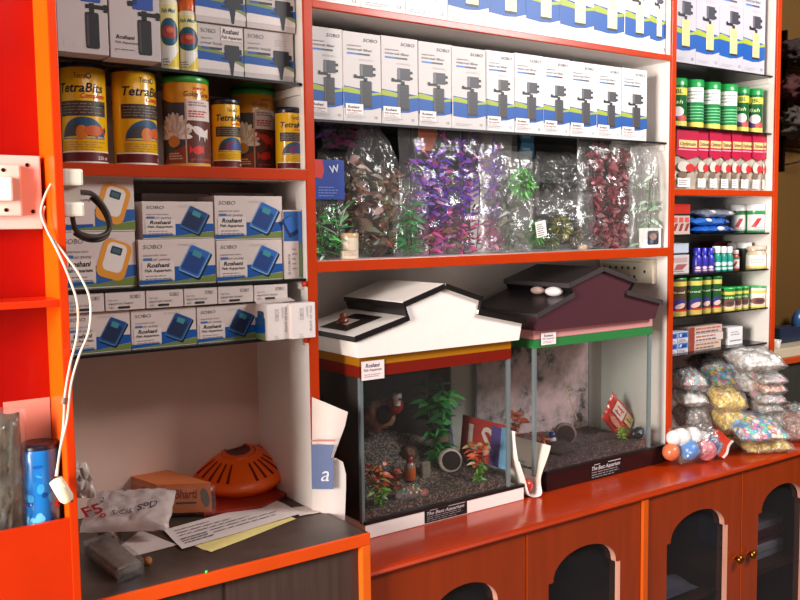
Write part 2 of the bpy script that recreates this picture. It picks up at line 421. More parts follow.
def door(x0, x1, wx0, wx1, zsh, zap, knobx):
    th = .018; bm = bmesh.new()
    outer = [(x0, zb), (x1, zb), (x1, zt-.002), (x0, zt-.002)]; inner = arch(wx0, wx1, zsh, zap, .16)
    E = []
    for loop in (outer, inner):
        vv = [bm.verts.new((p[0], YD, p[1])) for p in loop]
        E += [bm.edges.new((vv[i], vv[(i+1) % len(vv)])) for i in range(len(vv))]
    bmesh.ops.triangle_fill(bm, use_beauty=True, use_dissolve=False, edges=E)
    for f in list(bm.faces):
        c = f.calc_center_median()
    mb = MB(); bm.verts.index_update()
    V = [v.co.copy() for v in bm.verts]; Fc = [[v.index for v in f.verts] for f in bm.faces]; bm.free()
    mb.add(V, Fc, DOORC); mb.add([v+Vector((0, th, 0)) for v in V], [f[::-1] for f in Fc], DOORC)
    for loop, col in ((outer, STILE), (inner, (196, 140, 122))):
        m = len(loop); mb.add([(p[0], YD, p[1]) for p in loop]+[(p[0], YD+th, p[1]) for p in loop], [[i, (i+1) % m, (i+1) % m+m, i+m] for i in range(m)], col)
    d = mb.build('door', 'door_wood', cab)
    ins = [(wx0-.008, .15), (wx1+.008, .15), (wx1+.008, zap+.008), (wx0-.008, zap+.008)]
    MB().add([(p[0], YD+th+.001, p[1]) for p in ins], [[0, 1, 2, 3]], (90, 90, 100)).build('glass_pane', 'door_glass', d)
    c = (knobx, YD, CZ-1.06)
    if knobx:
        Mx = Matrix.Rotation(math.radians(90), 3, 'X')
        MB().lathe((knobx, YD, CZ-1.0525), [(.006, 0), (.006, .008), (.012, .012), (.014, .018), (.011, .024), (.001, .026)], (150, 98, 40), 18, M=Mx).build('knob', 'metal', d)
    return d
door(1.047, 1.5291, 1.2069, 1.4530, CZ-.937, CZ-.8636, 1.5059)
door(1.5345, 1.9712, 1.6106, 1.8870, CZ-.9348, CZ-.8614, 1.5599)
door(2.0003, 2.4499, 2.0888, 2.3825, CZ-.9348, CZ-.8614, 2.4256)
door(2.4553, 2.9039, 2.5444, 2.8175, CZ-.9348, CZ-.8614, 2.4958)
MB().box(1.9744, 1.9971, YD-.008, YD+.02, zb, zt, STILE, .003).build('stile', 'paint', cab)
# things kept inside, seen through the arches
def stack(x0, x1, y0, y1, z0, cols, name, label, cat):
    t = thing(name, label, cat, ((x0+x1)/2, y0, z0)); z = z0
    for i, c in enumerate(cols):
        d = rnd.uniform(-.01, .01); MB().box(x0+d, x1+d, y0+d, y1+d, z, z+.024, c, .003).build('layer', 'card', t); z += .025
stack(2.70, 2.86, 1.72, 1.84, .3435, [(220, 215, 210), (232, 226, 220), (150, 60, 70), (120, 40, 50), (205, 190, 186)], 'carton_stack', 'white and dark red flat packs stacked behind the knobbed glass door', 'packages')
tag(MB().box(2.72, 2.88, 1.87, 1.97, .3435, .62, (40, 90, 140), .006).build('blue_box', 'card'), 'tall blue box standing inside the cabinet behind white flat packs', 'box')
g = [[Vector((2.13+.2*i/6, 1.68+.12*j/4, .3465+.022*math.sin(i*.9+j)*(j/4)+.010)) for i in range(7)] for j in range(5)]
tag(MB().sheet(g, (170, 165, 170)).build('crumpled_paper', 'paper'), 'crumpled grey paper lying inside the cabinet behind arched glass', 'paper')

# ================================================================== DESK (left, lower)
dk = thing('side_desk', 'dark brown topped desk with orange edging below the left cubby', 'desk', (.74, 1.6, 0))
MB().box(.424, XL1-.008, 1.597, YB, zDESK-.024, zDESK, (72, 58, 52)).build('desk_top', 'desk_laminate', dk)
MB().box(.424, XL1, 1.588, 1.597, zDESK-.026, zDESK+.0005, (222, 76, 18), .002).build('front_edge', 'paint', dk)
MB().box(XL1-.008, XL1, 1.597, 1.80, zDESK-.026, zDESK+.0005, (70, 40, 28), .002).build('side_edge', 'paint', dk)
MB().box(.424, XL1-.022, 1.604, 1.62, .06, zDESK-.026, (70, 52, 46)).build('front_panel', 'dark_grain', dk)
MB().box(.70, .7035, 1.6025, 1.604, .06, zDESK-.026, (30, 22, 20)).build('door_gap', 'dark_grain', dk)
MB().box(XL1-.022, XL1, 1.588, 1.80, 0, zDESK-.026, (226, 96, 22), .002).build('side_panel', 'paint', dk)

# ================================================================== RED SHELF UNIT (far left, nearer)
RED = (158, 8, 1)
YR0, YR1 = 1.572, 1.676; XR = .4205
ru = thing('red_shelf_unit', 'glossy red orange open shelf unit with wall switch at the photo edge', 'shelf unit', (.1, YR0, 0))
pn = MB().box(XR-.0125, XR-.0005, YR0+.002, YR1, 0, 2.7, (226, 84, 4)).build('side_panel', 'paint', ru)  # panel colour made more orange than the back, as if strongly lit
MB().box(XR-.0135, XR, YR0-.004, YR0+.002, 0, 2.7, (206, 52, 3), .001).build('edge_strip', 'paint', pn)
MB().box(-.6, XR-.0125, YR1-.008, YR1, 0, 2.7, RED).build('back_panel', 'paint', ru)
MB().box(-.6, XR-.0125, YR0, YR1-.008, CZ-.1315, CZ-.1195, (214, 48, 8), .001).build('shelf', 'paint', ru)
MB().box(-.6, XR-.0125, YR0+.008, YR1-.008, CZ-.545, CZ-.533, RED).build('shelf', 'paint', ru)
MB().box(-.6, XR-.0125, YR0-.002, YR0+.008, .02, CZ-.501, (204, 46, 4), .001).build('front_panel', 'paint', ru)

# wall switch, on the back panel
sw = thing('wall_switch', 'pinkish white switch box mounted in the red shelf unit', 'switch', (.33, 1.66, CZ+.05))
x1 = PX(41.5, 1.635, 190); z0, z1 = P(41, 229, 1.635).z, P(41, 156, 1.635).z
MB().box(x1-.16, x1, 1.632, YR1-.008, z0, z1, (238, 204, 196), .003).build('back_box', 'plastic', sw)
x2 = PX(22, 1.62, 190)
MB().box(x2-.12, x2, 1.618, 1.634, P(20, 216, 1.62).z, P(20, 165, 1.62).z, (242, 214, 200), .004).build('cover_plate', 'plastic', sw)
x3 = PX(12.5, 1.612, 190)
k = MB().box(x3-.06, x3, 1.606, 1.62, P(10, 201, 1.61).z, P(10, 177, 1.61).z, (250, 238, 226), .004).build('rocker', 'plastic', sw)
Mx = Matrix.Rotation(math.radians(90), 3, 'X')
for px, py, yy in ((3, 170, 1.618), (6, 210, 1.618), (27, 165, 1.632), (33, 211.5, 1.632)):
    MB().lathe(P(px, py, yy)+Vector((0, .0003, 0)), [(.0032, 0), (.0034, .0012), (.001, .0016)], (60, 30, 20), 12, M=Mx).build('screw', 'metal', sw)

def smoothpath(pts, m=6):
    pts = [Vector(p) for p in pts]; out = []
    for i in range(len(pts)-1):
        p0, p1, p2, p3 = pts[max(i-1, 0)], pts[i], pts[i+1], pts[min(i+2, len(pts)-1)]
        for k in range(m):
            t = k/m; out.append(.5*((2*p1)+(p2-p0)*t+(2*p0-5*p1+4*p2-p3)*t*t+(3*p1-p0-3*p2+p3)*t**3))
    return out+[pts[-1]]
wr = thing('twin_cable', 'thin white twin cord hanging over the red unit with a small plug', 'cord', P(60, 478, 1.54))
a = [(51, 184, 1.60), (45, 196, 1.60), (41, 212, 1.60), (46, 228, 1.585), (58, 252, 1.562), (70, 280, 1.556), (77.5, 305, 1.55), (77, 335, 1.55), (70, 365, 1.55), (65, 395, 1.55), (63, 430, 1.55), (56, 476, 1.55)]
b = [(45, 206, 1.602), (43, 216, 1.60), (50, 234, 1.58), (66, 256, 1.56), (80, 276, 1.554), (90, 300, 1.55), (89, 330, 1.546), (79, 356, 1.546), (71, 385, 1.546), (67, 420, 1.546), (60, 450, 1.548), (57, 476, 1.55)]
for q in (a, b): MB().tube(smoothpath([P(*p) for p in q]), .0021, (214, 194, 176), 8).build('wire', 'plastic', wr)
MB().tube([P(64.5, 398, 1.547), P(63.5, 404, 1.547)], .0045, (120, 100, 90), 8).build('tape', 'rubber', wr)
c0, c1 = P(55, 479, 1.548), P(66, 497, 1.545); ax = (c1-c0).normalized(); q = Vector((0, 0, 1)).rotation_difference(ax).to_matrix()
MB().lathe(c0, [(.002, 0), (.0115, .002), (.0125, .02), (.0125, .038), (.009, .045)], (240, 222, 190), 14, M=q).build('plug', 'plastic', wr)
for s in (-.005, .005):
    MB().tube([c1+Vector((s, -.001, 0)), c1+Vector((s, -.001, 0))+ax*.011], .0018, (120, 100, 60), 8).build('pin', 'metal', wr)

# white lamp clip on the side of the red unit + its dark cable
hb = thing('lamp_holder', 'white notched plastic holder fixed on the edge of the red unit', 'holder', P(74, 195, 1.60))
x0, x1 = XR, PX(82, 1.59, 195)
zz = [P(74, v, 1.59).z for v in (217, 202, 186, 169)]
MB().box(x0+.0002, x1, 1.575, 1.605, zz[2], zz[3], (236, 226, 210), .005).build('upper_jaw', 'plastic', hb)
MB().box(x0+.0002, x1, 1.575, 1.605, zz[0], zz[1], (236, 226, 210), .005).build('lower_jaw', 'plastic', hb)
MB().box(x0+.0002, x1-.002, 1.592, 1.604, zz[1]-.002, zz[2]+.002, (200, 188, 176)).build('bridge', 'plastic', hb)
cb = [(79, 192, 1.602), (92, 194, 1.67), (102, 204, 1.68), (109, 218, 1.68), (109, 230, 1.67), (101, 236, 1.66), (88, 236, 1.65), (76, 230, 1.62), (72, 214, 1.602)]
cc = thing('dark_cable', 'thick dark grey cable looped in front of the yellow pump cartons', 'cable', P(95, 215, 1.66))
MB().tube(smoothpath([P(*p) for p in cb]), .0046, (60, 52, 46), 10).build('strand', 'rubber', cc)
MB().tube(smoothpath([P(p[0]-1, p[1]+4, p[2]+.012) for p in cb[1:-1]]), .0036, (50, 42, 40), 10).build('strand', 'rubber', cc)

# blue tin and packets in the red unit's lower cell
yb = 1.628
tn = thing('blue_can', 'shiny blue can with dark lid standing in the red unit', 'can', P(40, 527, yb))
cx = (PX(17, yb, 480)+PX(62, yb, 480))/2; r = (PX(62, yb, 480)-PX(17, yb, 480))/2*.86; zb0 = CZ-.533; ztp = P(40, 447, yb).z
MB().lathe((cx, yb, zb0), [(r*.97, 0), (r, .004), (r, ztp-zb0-.004), (r*.96, ztp-zb0)], [(20, 40, 90), (28, 120, 200), (28, 120, 200)], 40).build('body', 'tin', tn)
MB().lathe((cx, yb, ztp), [(r*.97, 0), (r*.97, .008), (r*.8, .010), (.001, .009)], (30, 26, 44), 40).build('lid', 'plastic', tn)
art = Art()
for i in range(40):
    w = rnd.uniform(.003, .012); art.ell(rnd.uniform(-.05, .05), rnd.uniform(.01, ztp-zb0-.02), w, w*rnd.uniform(.3, .9), rnd.choice([(60, 160, 226), (20, 90, 180), (110, 190, 235), (24, 70, 150)]), 1+i*.02, 10, rot=rnd.uniform(0, 3))
art.ell(.03, .055, .007, .004, (190, 40, 40), 3, 8, rot=.6); art.ell(.036, .048, .005, .003, (200, 50, 50), 3, 8)
art.emit(MB(), wrap((cx, yb, zb0), r, math.radians(-104)), .006).build('wave_print', 'tin', tn)
rl = MB(); cx2 = (PX(6, 1.65, 420)+PX(53, 1.65, 420))/2; r2_ = (PX(53, 1.65, 420)-PX(6, 1.65, 420))/2
rl.box(cx2-r2_, cx2+r2_, 1.6665, 1.6675, CZ-.533, P(30, 401, 1.65).z, (214, 150, 134))
tag(rl.build('pink_card', 'card'), 'plain pinkish card standing behind the blue can', 'card')
def pillow_grid(O, U, V, Nn, w, h, tf, tb, seed, crk=.12, ni=26, nj=26, pinch=None, edge=.06, freq=9):
    O, U, V, Nn = Vector(O), Vector(U).normalized(), Vector(V).normalized(), Vector(Nn).normalized(); gr = []
    sv = Vector((seed*3.1, seed*1.7, seed*.9))
    for side in (1, -1):
        g = []
        for j in range(nj+1):
            v = -1+2*j/nj; row = []
            for i in range(ni+1):
                u = -1+2*i/ni
                t = (max(0, 1-u**4)*max(0, 1-v**4))**.6
                e = 1+edge*noise.noise(Vector((u*2, v*2, 5))+sv)
                sc_ = pinch(v) if pinch else 1
                p = O+U*(u*w/2*e*sc_)+V*(v*h/2*(1+edge*.7*noise.noise(Vector((u*3, v, 9))+sv)))
                d = (tf if side > 0 else tb)*t
                rg = 1-abs(noise.noise(Vector((u*freq*.35, v*freq*.35, side*3))+sv))*2
                d *= 1+crk*noise.noise(Vector((u*freq, v*freq, side))+sv)*1.2+crk*rg*.6
                wob = .004*noise.noise(Vector((u*4, v*4, 2))+sv)
                row.append(p+Nn*(d*side+wob))
            g.append(row)
        gr.append(g)
    return gr
def pillow(mb, O, U, V, Nn, w, h, tf, tb, seed, col=(220, 220, 220), **kw):
    a, b = pillow_grid(O, U, V, Nn, w, h, tf, tb, seed, **kw)
    mb.sheet(a, col); mb.sheet([r[::-1] for r in b], col); return mb
xb = PX(8, 1.61, 460)
t = thing('clear_wrap_pack', 'crumpled clear plastic pack beside the blue can in the red unit', 'packet', (xb-.03, 1.61, CZ-.533))
pillow(MB(), (xb-.03, 1.618, CZ-.42), *FRONT, (0, -1, 0), .105, .215, .02, .018, 3, (96, 84, 66), crk=.3).build('contents', 'rock', t)
pillow(MB(), (xb-.028, 1.616, CZ-.416), *FRONT, (0, -1, 0), .118, .228, .026, .022, 4, crk=.3).build('wrapper', 'film_dense', t)

# ================================================================== CARTONS
def carton(name, label, cat, x0, x1, y, z0, z1, depth, group, col=CARD, tint=0):
    o = MB().box(x0+.0006, x1-.0006, y, y+depth, z0+.0003, z1, col, .0012).build(name, 'card', None, ((x0+x1)/2, y, z0))
    return tag(o, label, cat, group)
def put(o, art, x0, y, z0, mat='print', name='front_print'):
    return art.emit(MB(), flat((x0, y, z0), *FRONT)).build(name, mat, o)
def sticker(o, x0, y, z0, w, h, bold=True, ly=4):
    a = Art(); a.rect(0, 0, w, h, (240, 230, 226), ly)
    a.text('Roshani', w*.12, h*.58, h*.24, (28, 24, 40), ly+1, .2, .02, w=w*.66); a.text('Fish Aquarium', w*.08, h*.30, h*.16, (120, 40, 44), ly+1, .1, .015, w=w*.82)
    a.lines(w*.1, h*.16, w*.8, 2, h*.1, h*.035, (120, 110, 116), ly+1, 3)
    return put(o, a, x0, y, z0, name='shop_sticker')

def filter_art(w, h, barrel=(62, 60, 64), head=(70, 68, 74), lime=True, top=True, big=False):
    a = Art(); q = lambda u, v: (u*w, v*h)
    # coloured band
    a.poly([q(0, .30), q(.30, .29), q(.62, .27), q(1, .29), q(1, .355), q(0, .40)][0:6], BLUE, 1)
    a.poly([q(0, .155), q(.45, .14), q(.72, .15), q(1, .185), q(1, .31), q(0, .33)], BLUE, 1.2)
    if lime: a.poly([q(0, .33), q(.46, .315), q(.46, .36), q(.15, .385), q(0, .385)], LIME, 1.6)
    if lime: a.poly([q(.7, .31), q(1, .33), q(1, .36), q(.7, .335)], LIME, 1.6)
    # pump: barrel, collar, motor head, outlet
    a.rrect(.58*w, .325*h, .31*w, .29*h, .012*h, barrel, 2.4)
    for k in range(6): a.rect(.45*w, (.20+.045*k)*h, .71*w, (.202+.045*k)*h, tuple(max(0, c-24) for c in barrel), 2.7)
    a.rect(.43*w, .175*h, .48*w, .465*h, tuple(min(255, c+22) for c in barrel), 2.6)
    a.rrect(.58*w, .183*h, .31*w, .022*h, .004*h, (40, 38, 42), 2.8)
    a.rect(.52*w, .465*h, .62*w, .505*h, (48, 46, 50), 2.4)
    a.rrect(.60*w, .585*h, .34*w, .135*h, .008*h, head, 2.8)
    a.rect(.44*w, .525*h, .50*w, .645*h, tuple(min(255, c+40) for c in head), 3)
    a.rrect(.41*w, .505*h, .26*w, .028*h, .006*h, (30, 28, 32), 3)
    a.rrect(.30*w, .512*h, .07*w, .04*h, .006*h, (24, 22, 26), 3.1)
    a.rrect(.80*w, .545*h, .08*w, .03*h, .005*h, (40, 38, 42), 2.9); a.rrect(.80*w, .61*h, .08*w, .03*h, .005*h, (40, 38, 42), 2.9)
    if top:
        a.text('SOBO', .52*w, .905*h, .036*h, (70, 66, 72), 2, .15, .004, w=.38*w)
        a.text('aquarium', .10*w, .842*h, .020*h, (120, 100, 100), 2, .2, .004, w=.36*w); a.text('internal filter', .10*w, .797*h, .028*h, (92, 82, 88), 2, .15, .004, w=.66*w)
        a.rect(.10*w, .752*h, .38*w, .772*h, (70, 120, 190), 2); a.rect(.38*w, .752*h, .70*w, .772*h, (80, 80, 96), 2)
        a.lines(.4*w, .705*h, .44*w, 2, .012*h, .004*h, (175, 165, 165), 2, 4)
    a.text('CE', .80*w, .052*h, .026*h, (90, 86, 90), 2, 0, 0)
    a.lines(.08*w, .062*h, .5*w, 2, .018*h, .006*h, (165, 156, 158), 2, 2)
    return a

# --- row on the dark glass shelf of the middle bay
E1 = [309, 343.7, 381.5, 418.3, 453, 486, 514.5, 543.5, 570, 597, 621.5, 647]
tops = [26, 31.5, 36, 41.5, 46.5, 50, 53, 57, 61, 64.5, 67.5, 70.5]
for i in range(11):
    y = 1.825+rnd.uniform(-.003, .003); x0 = max(PX(E1[i], y, 90), XL1+.003); x1 = PX(E1[i+1], y, 95); w = PX(E1[2], y, 90)-PX(E1[1], y, 90)
    zt_ = P((E1[i]+E1[i+1])/2, tops[i]+1.5, y).z
    o = carton('filter_carton', f'tall white internal filter carton with dark pump, {ORD[i]} from the food can bay', 'carton', x0, x1, y, zC2, zt_, .085, 'internal filter cartons on the dark glass shelf', (208, 200, 198) if i < 5 else (224, 219, 218))  # cartons at the dimmer end get greyer card, light falloff in the colour
    ww = x1-x0; h = zt_-zC2
    put(o, filter_art(ww, h), x0, y, zC2)
    if i not in (4,): sticker(o, x0+.004, y, zC2+.085*h if i < 3 else zC2+.07*h, ww*.46, h*.12)

# --- top row on the orange edged board
E2 = [312, 362, 406, 448, 489, 526, 560, 594, 625, 650, 671]
for i in range(10):
    y = 1.822+rnd.uniform(-.003, .003); x0 = max(PX(E2[i], y, 20), XL1+.003); x1 = min(PX(E2[i+1], y, 30), XR0-.003)
    h = .30; ww = x1-x0
    o = carton('sponge_filter_carton', f'white filter carton with only its foot visible, {ORD[i]} along the top board', 'carton', x0, x1, y, zC1, zC1+h, .1, 'filter cartons on the topmost board', (240, 236, 234))
    a = filter_art(ww, h, (232, 222, 178) if i > 2 else (70, 68, 72), (60, 58, 70), lime=i > 4, big=True)
    if i < 3: a.it = [it for it in a.it if it[2] not in (BLUE, LIME)]
    put(o, a, x0, y, zC1)

# --- third bay, top
E3 = [671, 696, 719.5, 743.2, 765]
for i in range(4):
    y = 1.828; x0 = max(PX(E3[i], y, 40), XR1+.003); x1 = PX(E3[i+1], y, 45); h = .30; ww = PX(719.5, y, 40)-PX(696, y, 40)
    o = carton('sponge_filter_carton', f'white cream sponge filter carton, {ORD[i]} from the post in the end bay', 'carton', x0, x1, y, zT1, zT1+h, .1, 'cream filter cartons in the end bay', (182, 178, 186))  # greyer card colour puts the shade on this row into the cartons
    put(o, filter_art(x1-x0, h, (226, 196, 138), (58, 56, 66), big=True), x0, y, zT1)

# --- left bay, top: two tall blue pump cartons
for i, (a0, a1) in enumerate(((57, 108.5), (109.5, 160.5))):
    y = 1.755; x0, x1 = PX(a0, y, 30), PX(a1, y, 30); h = .33; w = x1-x0; z0 = zL1+.0085-.0025*i
    o = carton('pump_carton', ('white tall carton with blue headed black pump beside the red unit', 'white tall carton with blue headed pump beside the spray tubes')[i], 'carton', x0, x1, y, z0, z0+h, .1, 'tall pump cartons over the yellow cans', (196, 186, 184))
    a = Art(); pu = .68*w
    a.rrect(pu, .135*h, .27*w, .205*h, .012*h, (38, 34, 38), 2.2); a.rect(pu-.11*w, .05*h, pu-.07*w, .22*h, (70, 64, 66), 2.5)
    a.rect(pu-.05*w, .235*h, pu+.05*w, .29*h, (30, 28, 32), 2.2); a.rrect(pu+.10*w, .27*h, .44*w, .024*h, .004*h, (24, 22, 26), 2.4); a.rrect(pu+.27*w, .266*h, .08*w, .045*h, .004*h, (24, 22, 26), 2.5)
    a.rrect(pu-.02*w, .43*h, .40*w, .27*h, .01*h, (44, 78, 160), 2.6); a.rect(pu-.22*w, .32*h, pu-.14*w, .56*h, (28, 46, 110), 2.8); a.rrect(pu-.26*w, .325*h, .12*w, .03*h, .004*h, (24, 22, 26), 2.5)
    for k in range(5): a.ell((.15+.2*k)*w, .05*h, .05*w, .05*w, (205, 196, 194), 1, 18); a.ell((.15+.2*k)*w, .05*h, .044*w, .044*w, (196, 186, 184), 1.3, 18)
    if i: a.text('Roshani', .12*w, .115*h, .022*h, INK, 2, .2, .02, w=.36*w); a.text('Fish Aquarium', .10*w, .088*h, .014*h, (110, 70, 70), 2, .1, .01, w=.44*w); a.lines(.1*w, .05*h, .5*w, 1, .02*h, .006*h, GREY, 2, 1)
    a.text('SOBO', .1*w, .85*h, .04*h, GREY, 2, .1, 0, w=.4*w)
    put(o, a, x0, y, z0)
# power head cartons
def power_art(w, h, st=False):
    a = Art()
    a.poly([(0, .30*h), (.5*w, .27*h), (w, .24*h), (w, .44*h), (0, .50*h)], BLUE, 1); a.poly([(0, .46*h), (.55*w, .42*h), (.55*w, .47*h), (0, .56*h)], (120, 138, 70), 1.4)
    a.poly([(0, .28*h), (.6*w, .40*h), (w, .20*h), (w, .12*h), (0, .12*h)], CARD, 1.2); a.poly([(.62*w, .36*h), (w, .21*h), (w, .28*h), (.62*w, .40*h)], (130, 142, 80), 1.5)
    a.poly([(0, .30*h), (w*.7, .27*h), (w*.7, .40*h), (0, .44*h)], BLUE, 1.6)
    a.rrect(.74*w, .47*h, .32*w, .30*h, .02*h, (44, 42, 48), 2.4); a.rrect(.92*w, .50*h, .07*w, .1*h, .01*h, (30, 28, 32), 2.3); a.rrect(.92*w, .37*h, .07*w, .08*h, .01*h, (30, 28, 32), 2.3)
    a.poly([(.66*w, .33*h), (.80*w, .33*h), (.755*w, .03*h), (.715*w, .03*h)], (40, 38, 44), 2.2); a.rrect(.55*w, .35*h, .1*w, .03*h, .01*h, (30, 28, 32), 2.3)
    a.text('SOBO', .07*w, .82*h, .08*h, GREY, 2, .15, -.004, w=.32*w); a.text('aquarium', .07*w, .70*h, .04*h, (150, 140, 140), 2, .2, w=.25*w); a.text('power heads', .07*w, .60*h, .06*h, (120, 112, 116), 2, .15, w=.46*w)
    a.rect(.07*w, .50*h, .25*w, .55*h, (60, 90, 160), 2); a.rect(.25*w, .50*h, .52*w, .55*h, (56, 54, 66), 2)
    a.lines(.62*w, .82*h, .3*w, 3, .05*h, .01*h, (170, 160, 160), 2, 7)
    if st: a.rect(.5*w, .70*h, w*.98, .97*h, CARD, 2.6); a.text('Roshani', .54*w, .84*h, .09*h, INK, 4, .2, .02, w=.36*w); a.text('Fish Aquarium', .52*w, .74*h, .06*h, (90, 60, 60), 4, .1, .01, w=.44*w)
    return a
for i, (a0, a1, row) in enumerate(((197.5, 243.5, 0), (244, 293.5, 0), (196.5, 246.5, 1), (247.2, 296.5, 1))):
    y = (1.835, 1.828)[row]; x0, x1 = PX(a0, y, 45), PX(a1, y, 50); hh = .109
    x1 = min(x1, XL0-.004); z0 = zL1+.0045+(hh if row else 0)
    o = carton('powerhead_carton', ('lower white power head carton with shop sticker beside the spray tubes', 'lower white power head carton next to the orange divider', 'upper white power head carton above the stickered one', 'upper white power head carton next to the orange divider')[i], 'carton', x0, x1, y, z0+.0004, z0+hh, .1, 'power head cartons on the top glass shelf', (200, 188, 184))
    put(o, power_art(x1-x0, hh, i == 0), x0, y, z0)
# spray tubes
for i, (a0, a1, tp) in enumerate(((160.8, 178, -8), (178.6, 197.5, 1))):
    y = 1.85; x0, x1 = PX(a0, y, 40), PX(a1, y, 40); r = (x1-x0)/2*.96; c = ((x0+x1)/2, y, zL1+.0055); hh = .165 if i else .19
    t = thing('medicine_tube', ('slim white and yellow tube bottle beside the tall pump carton', 'slim white and yellow tube bottle with orange cap')[i], 'bottle', c, 'tube bottles on the top glass shelf')
    MB().lathe(c, [(r*.95, 0), (r, .003), (r, hh*.76), (r*.9, hh*.78)], (238, 226, 200), 30).build('body', 'plastic', t)
    MB().lathe(c, [(r*.98, hh*.78), (r*.98, hh*.98), (r*.85, hh), (.001, hh)], (226, 96, 30) if i else (40, 90, 150), 30).build('cap', 'plastic', t)
    a = Art(); a.rect(-r*2, hh*.02, r*2, hh*.72, (236, 222, 150), 1); a.ell(0, hh*.42, r*1.2, hh*.15, (34, 84, 110), 1.5, 30); a.ell(0, hh*.42, r*.9, hh*.07, (170, 60, 50), 2, 24); a.ell(.1*r, hh*.44, r*.4, hh*.03, (210, 110, 80), 2.4, 16)
    a.rect(-r*1.2, hh*.06, r*1.2, hh*.27, (236, 230, 222), 1.4); a.poly([(-.2*r, hh*.05), (r*1.3, hh*.05), (r*1.3, hh*.24)], (230, 196, 40), 2); a.text('Fish Med', -r*.9, hh*.63, hh*.045, (40, 90, 130), 2.5, .3, .02, w=r*1.7); a.lines(-r*.9, hh*.12, r, 3, hh*.03, hh*.012, GREY, 2, 1)
    a.emit(MB(), wrap(c, r, math.radians(-112)), .005).build('label', 'print', t)

# --- air pump cartons
def air_art(w, h, blue=True, dark=False, sticker_=True):
    a = Art()
    a.poly([(0, .03*h), (w, .0*h+.03*h), (w, .16*h), (.45*w, .10*h), (0, .14*h)][0:5], (110, 128, 76), 1)
    a.poly([(.45*w, .08*h), (w, .20*h), (w, .40*h), (.45*w, .40*h)], BLUE if blue else (40, 92, 160), 1.2)
    a.poly([(0, .03*h), (.42*w, .09*h), (.42*w, .14*h), (0, .12*h)], BLUE, 1.3)
    a.poly([(.74*w, .04*h), (w, .04*h), (w, .19*h), (.74*w, .14*h)], (112, 130, 60), 1.5)
    rot = math.radians(-24)
    if blue:
        c1, c2, c3 = ((22, 40, 76), (34, 70, 124), (60, 116, 170)) if dark else ((26, 62, 126), (42, 98, 176), (110, 165, 215))
        a.rrect(.735*w, .46*h, .30*w, .66*h, .05*h, (18, 22, 40), 2, rot, .1); a.rrect(.72*w, .50*h, .29*w, .64*h, .05*h, c3, 2.3, rot, .1)
        a.rrect(.72*w, .51*h, .265*w, .60*h, .04*h, c2, 2.5, rot, .1); a.rrect(.70*w, .47*h, .235*w, .42*h, .04*h, c1, 2.7, rot, .1)
        a.rrect(.755*w, .66*h, .12*w, .13*h, .02*h, (60, 140, 150), 2.9, rot)
    else:
        a.rrect(.70*w, .50*h, .40*w, .70*h, .14*h, (226, 150, 50), 2.2, math.radians(-18)); a.rrect(.71*w, .54*h, .27*w, .52*h, .1*h, (232, 222, 214), 2.6, math.radians(-18))
        a.rrect(.735*w, .66*h, .15*w, .14*h, .02*h, (40, 56, 70), 3, math.radians(-18)); a.rrect(.735*w, .66*h, .11*w, .08*h, .01*h, (70, 100, 110), 3.2, math.radians(-18))
    a.text('SOBO', .06*w, .80*h, .085*h, (86, 82, 86), 2, .12, -.004, w=.24*w)
    a.text('aquarium mini', .06*w, .64*h, .05*h, (140, 128, 130), 2, .1, w=.30*w)
    a.rect(.06*w, .545*h, .17*w, .60*h, (70, 110, 170), 2); a.text('air pump', .18*w, .545*h, .055*h, (110, 104, 108), 2, .1, w=.22*w)
    if sticker_:
        a.rect(.04*w, .13*h, .45*w, .52*h, (222, 208, 202), 2.6); a.text('Roshani', .10*w, .40*h, .09*h, (30, 26, 34), 4, .2, .025, w=.29*w); a.text('Fish Aquarium', .07*w, .30*h, .06*h, (60, 44, 50), 4, .12, .02, w=.34*w); a.lines(.08*w, .20*h, .34*w, 2, .06*h, .02*h, (130, 120, 122), 4, 3)
    a.lines(.5*w, .88*h, .3*w, 2, .03*h, .01*h, (180, 168, 166), 2, 9)
    return a
AC = (214, 198, 192)
def airbox(label, a0, a1, t0, t1, y, group, blue=True, dark=False, z0=None, depth=.1, st=True, name='air_pump_carton'):
    m = (a0+a1)/2; x0, x1 = PX(a0, y, (t0+t1)/2), PX(a1, y, (t0+t1)/2); zt_ = P(m, t0, y).z; zb_ = P(m, t1, y).z if z0 is None else z0
    o = carton(name, label, 'carton', x0, x1, y, zb_, zt_, depth, group, AC)
    put(o, air_art(x1-x0, zt_-zb_, blue, dark, st), x0, y, zb_); return o, zt_
gA = 'air pump cartons on the middle glass shelf'
o, z1 = airbox('white carton with yellow pump picture, lower of the pair behind the dark cable', 60, 136, 232, 284, 1.83, gA, False, z0=zL3)
o, z1 = airbox('white carton with yellow pump picture, upper of the pair, crossed by the dark cable', 60, 134.5, 175.5, 231, 1.83, gA, False, z0=z1+.0005, st=False)
o, z1 = airbox('white carton with bright blue pump, lower one next to the yellow pump cartons', 138.5, 215.5, 239, 284.5, 1.822, gA, z0=zL3)
o, z2 = airbox('white carton with dark blue pump, upper one next to the yellow pump cartons', 142, 213.5, 201.5, 238, 1.826, gA, dark=True, z0=z1+.0005)
o, z1b = airbox('white carton with bright blue pump, lower one beside the upright carton', 216.5, 282.5, 240, 282, 1.822, gA, z0=zL3)
o, z2b = airbox('white carton with bright blue pump, upper one beside the upright carton', 214.5, 282.5, 196, 237.5, 1.826, gA, z0=z1b+.0005)
# back row, seen above the front row
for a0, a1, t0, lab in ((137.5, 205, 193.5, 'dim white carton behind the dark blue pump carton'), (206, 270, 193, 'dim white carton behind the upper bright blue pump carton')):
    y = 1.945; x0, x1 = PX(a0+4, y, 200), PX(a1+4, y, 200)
    o = carton('air_pump_carton', lab, 'carton', x0, x1, y, zL3, P((a0+a1)/2, t0, y).z, .11, gA, (190, 172, 166))
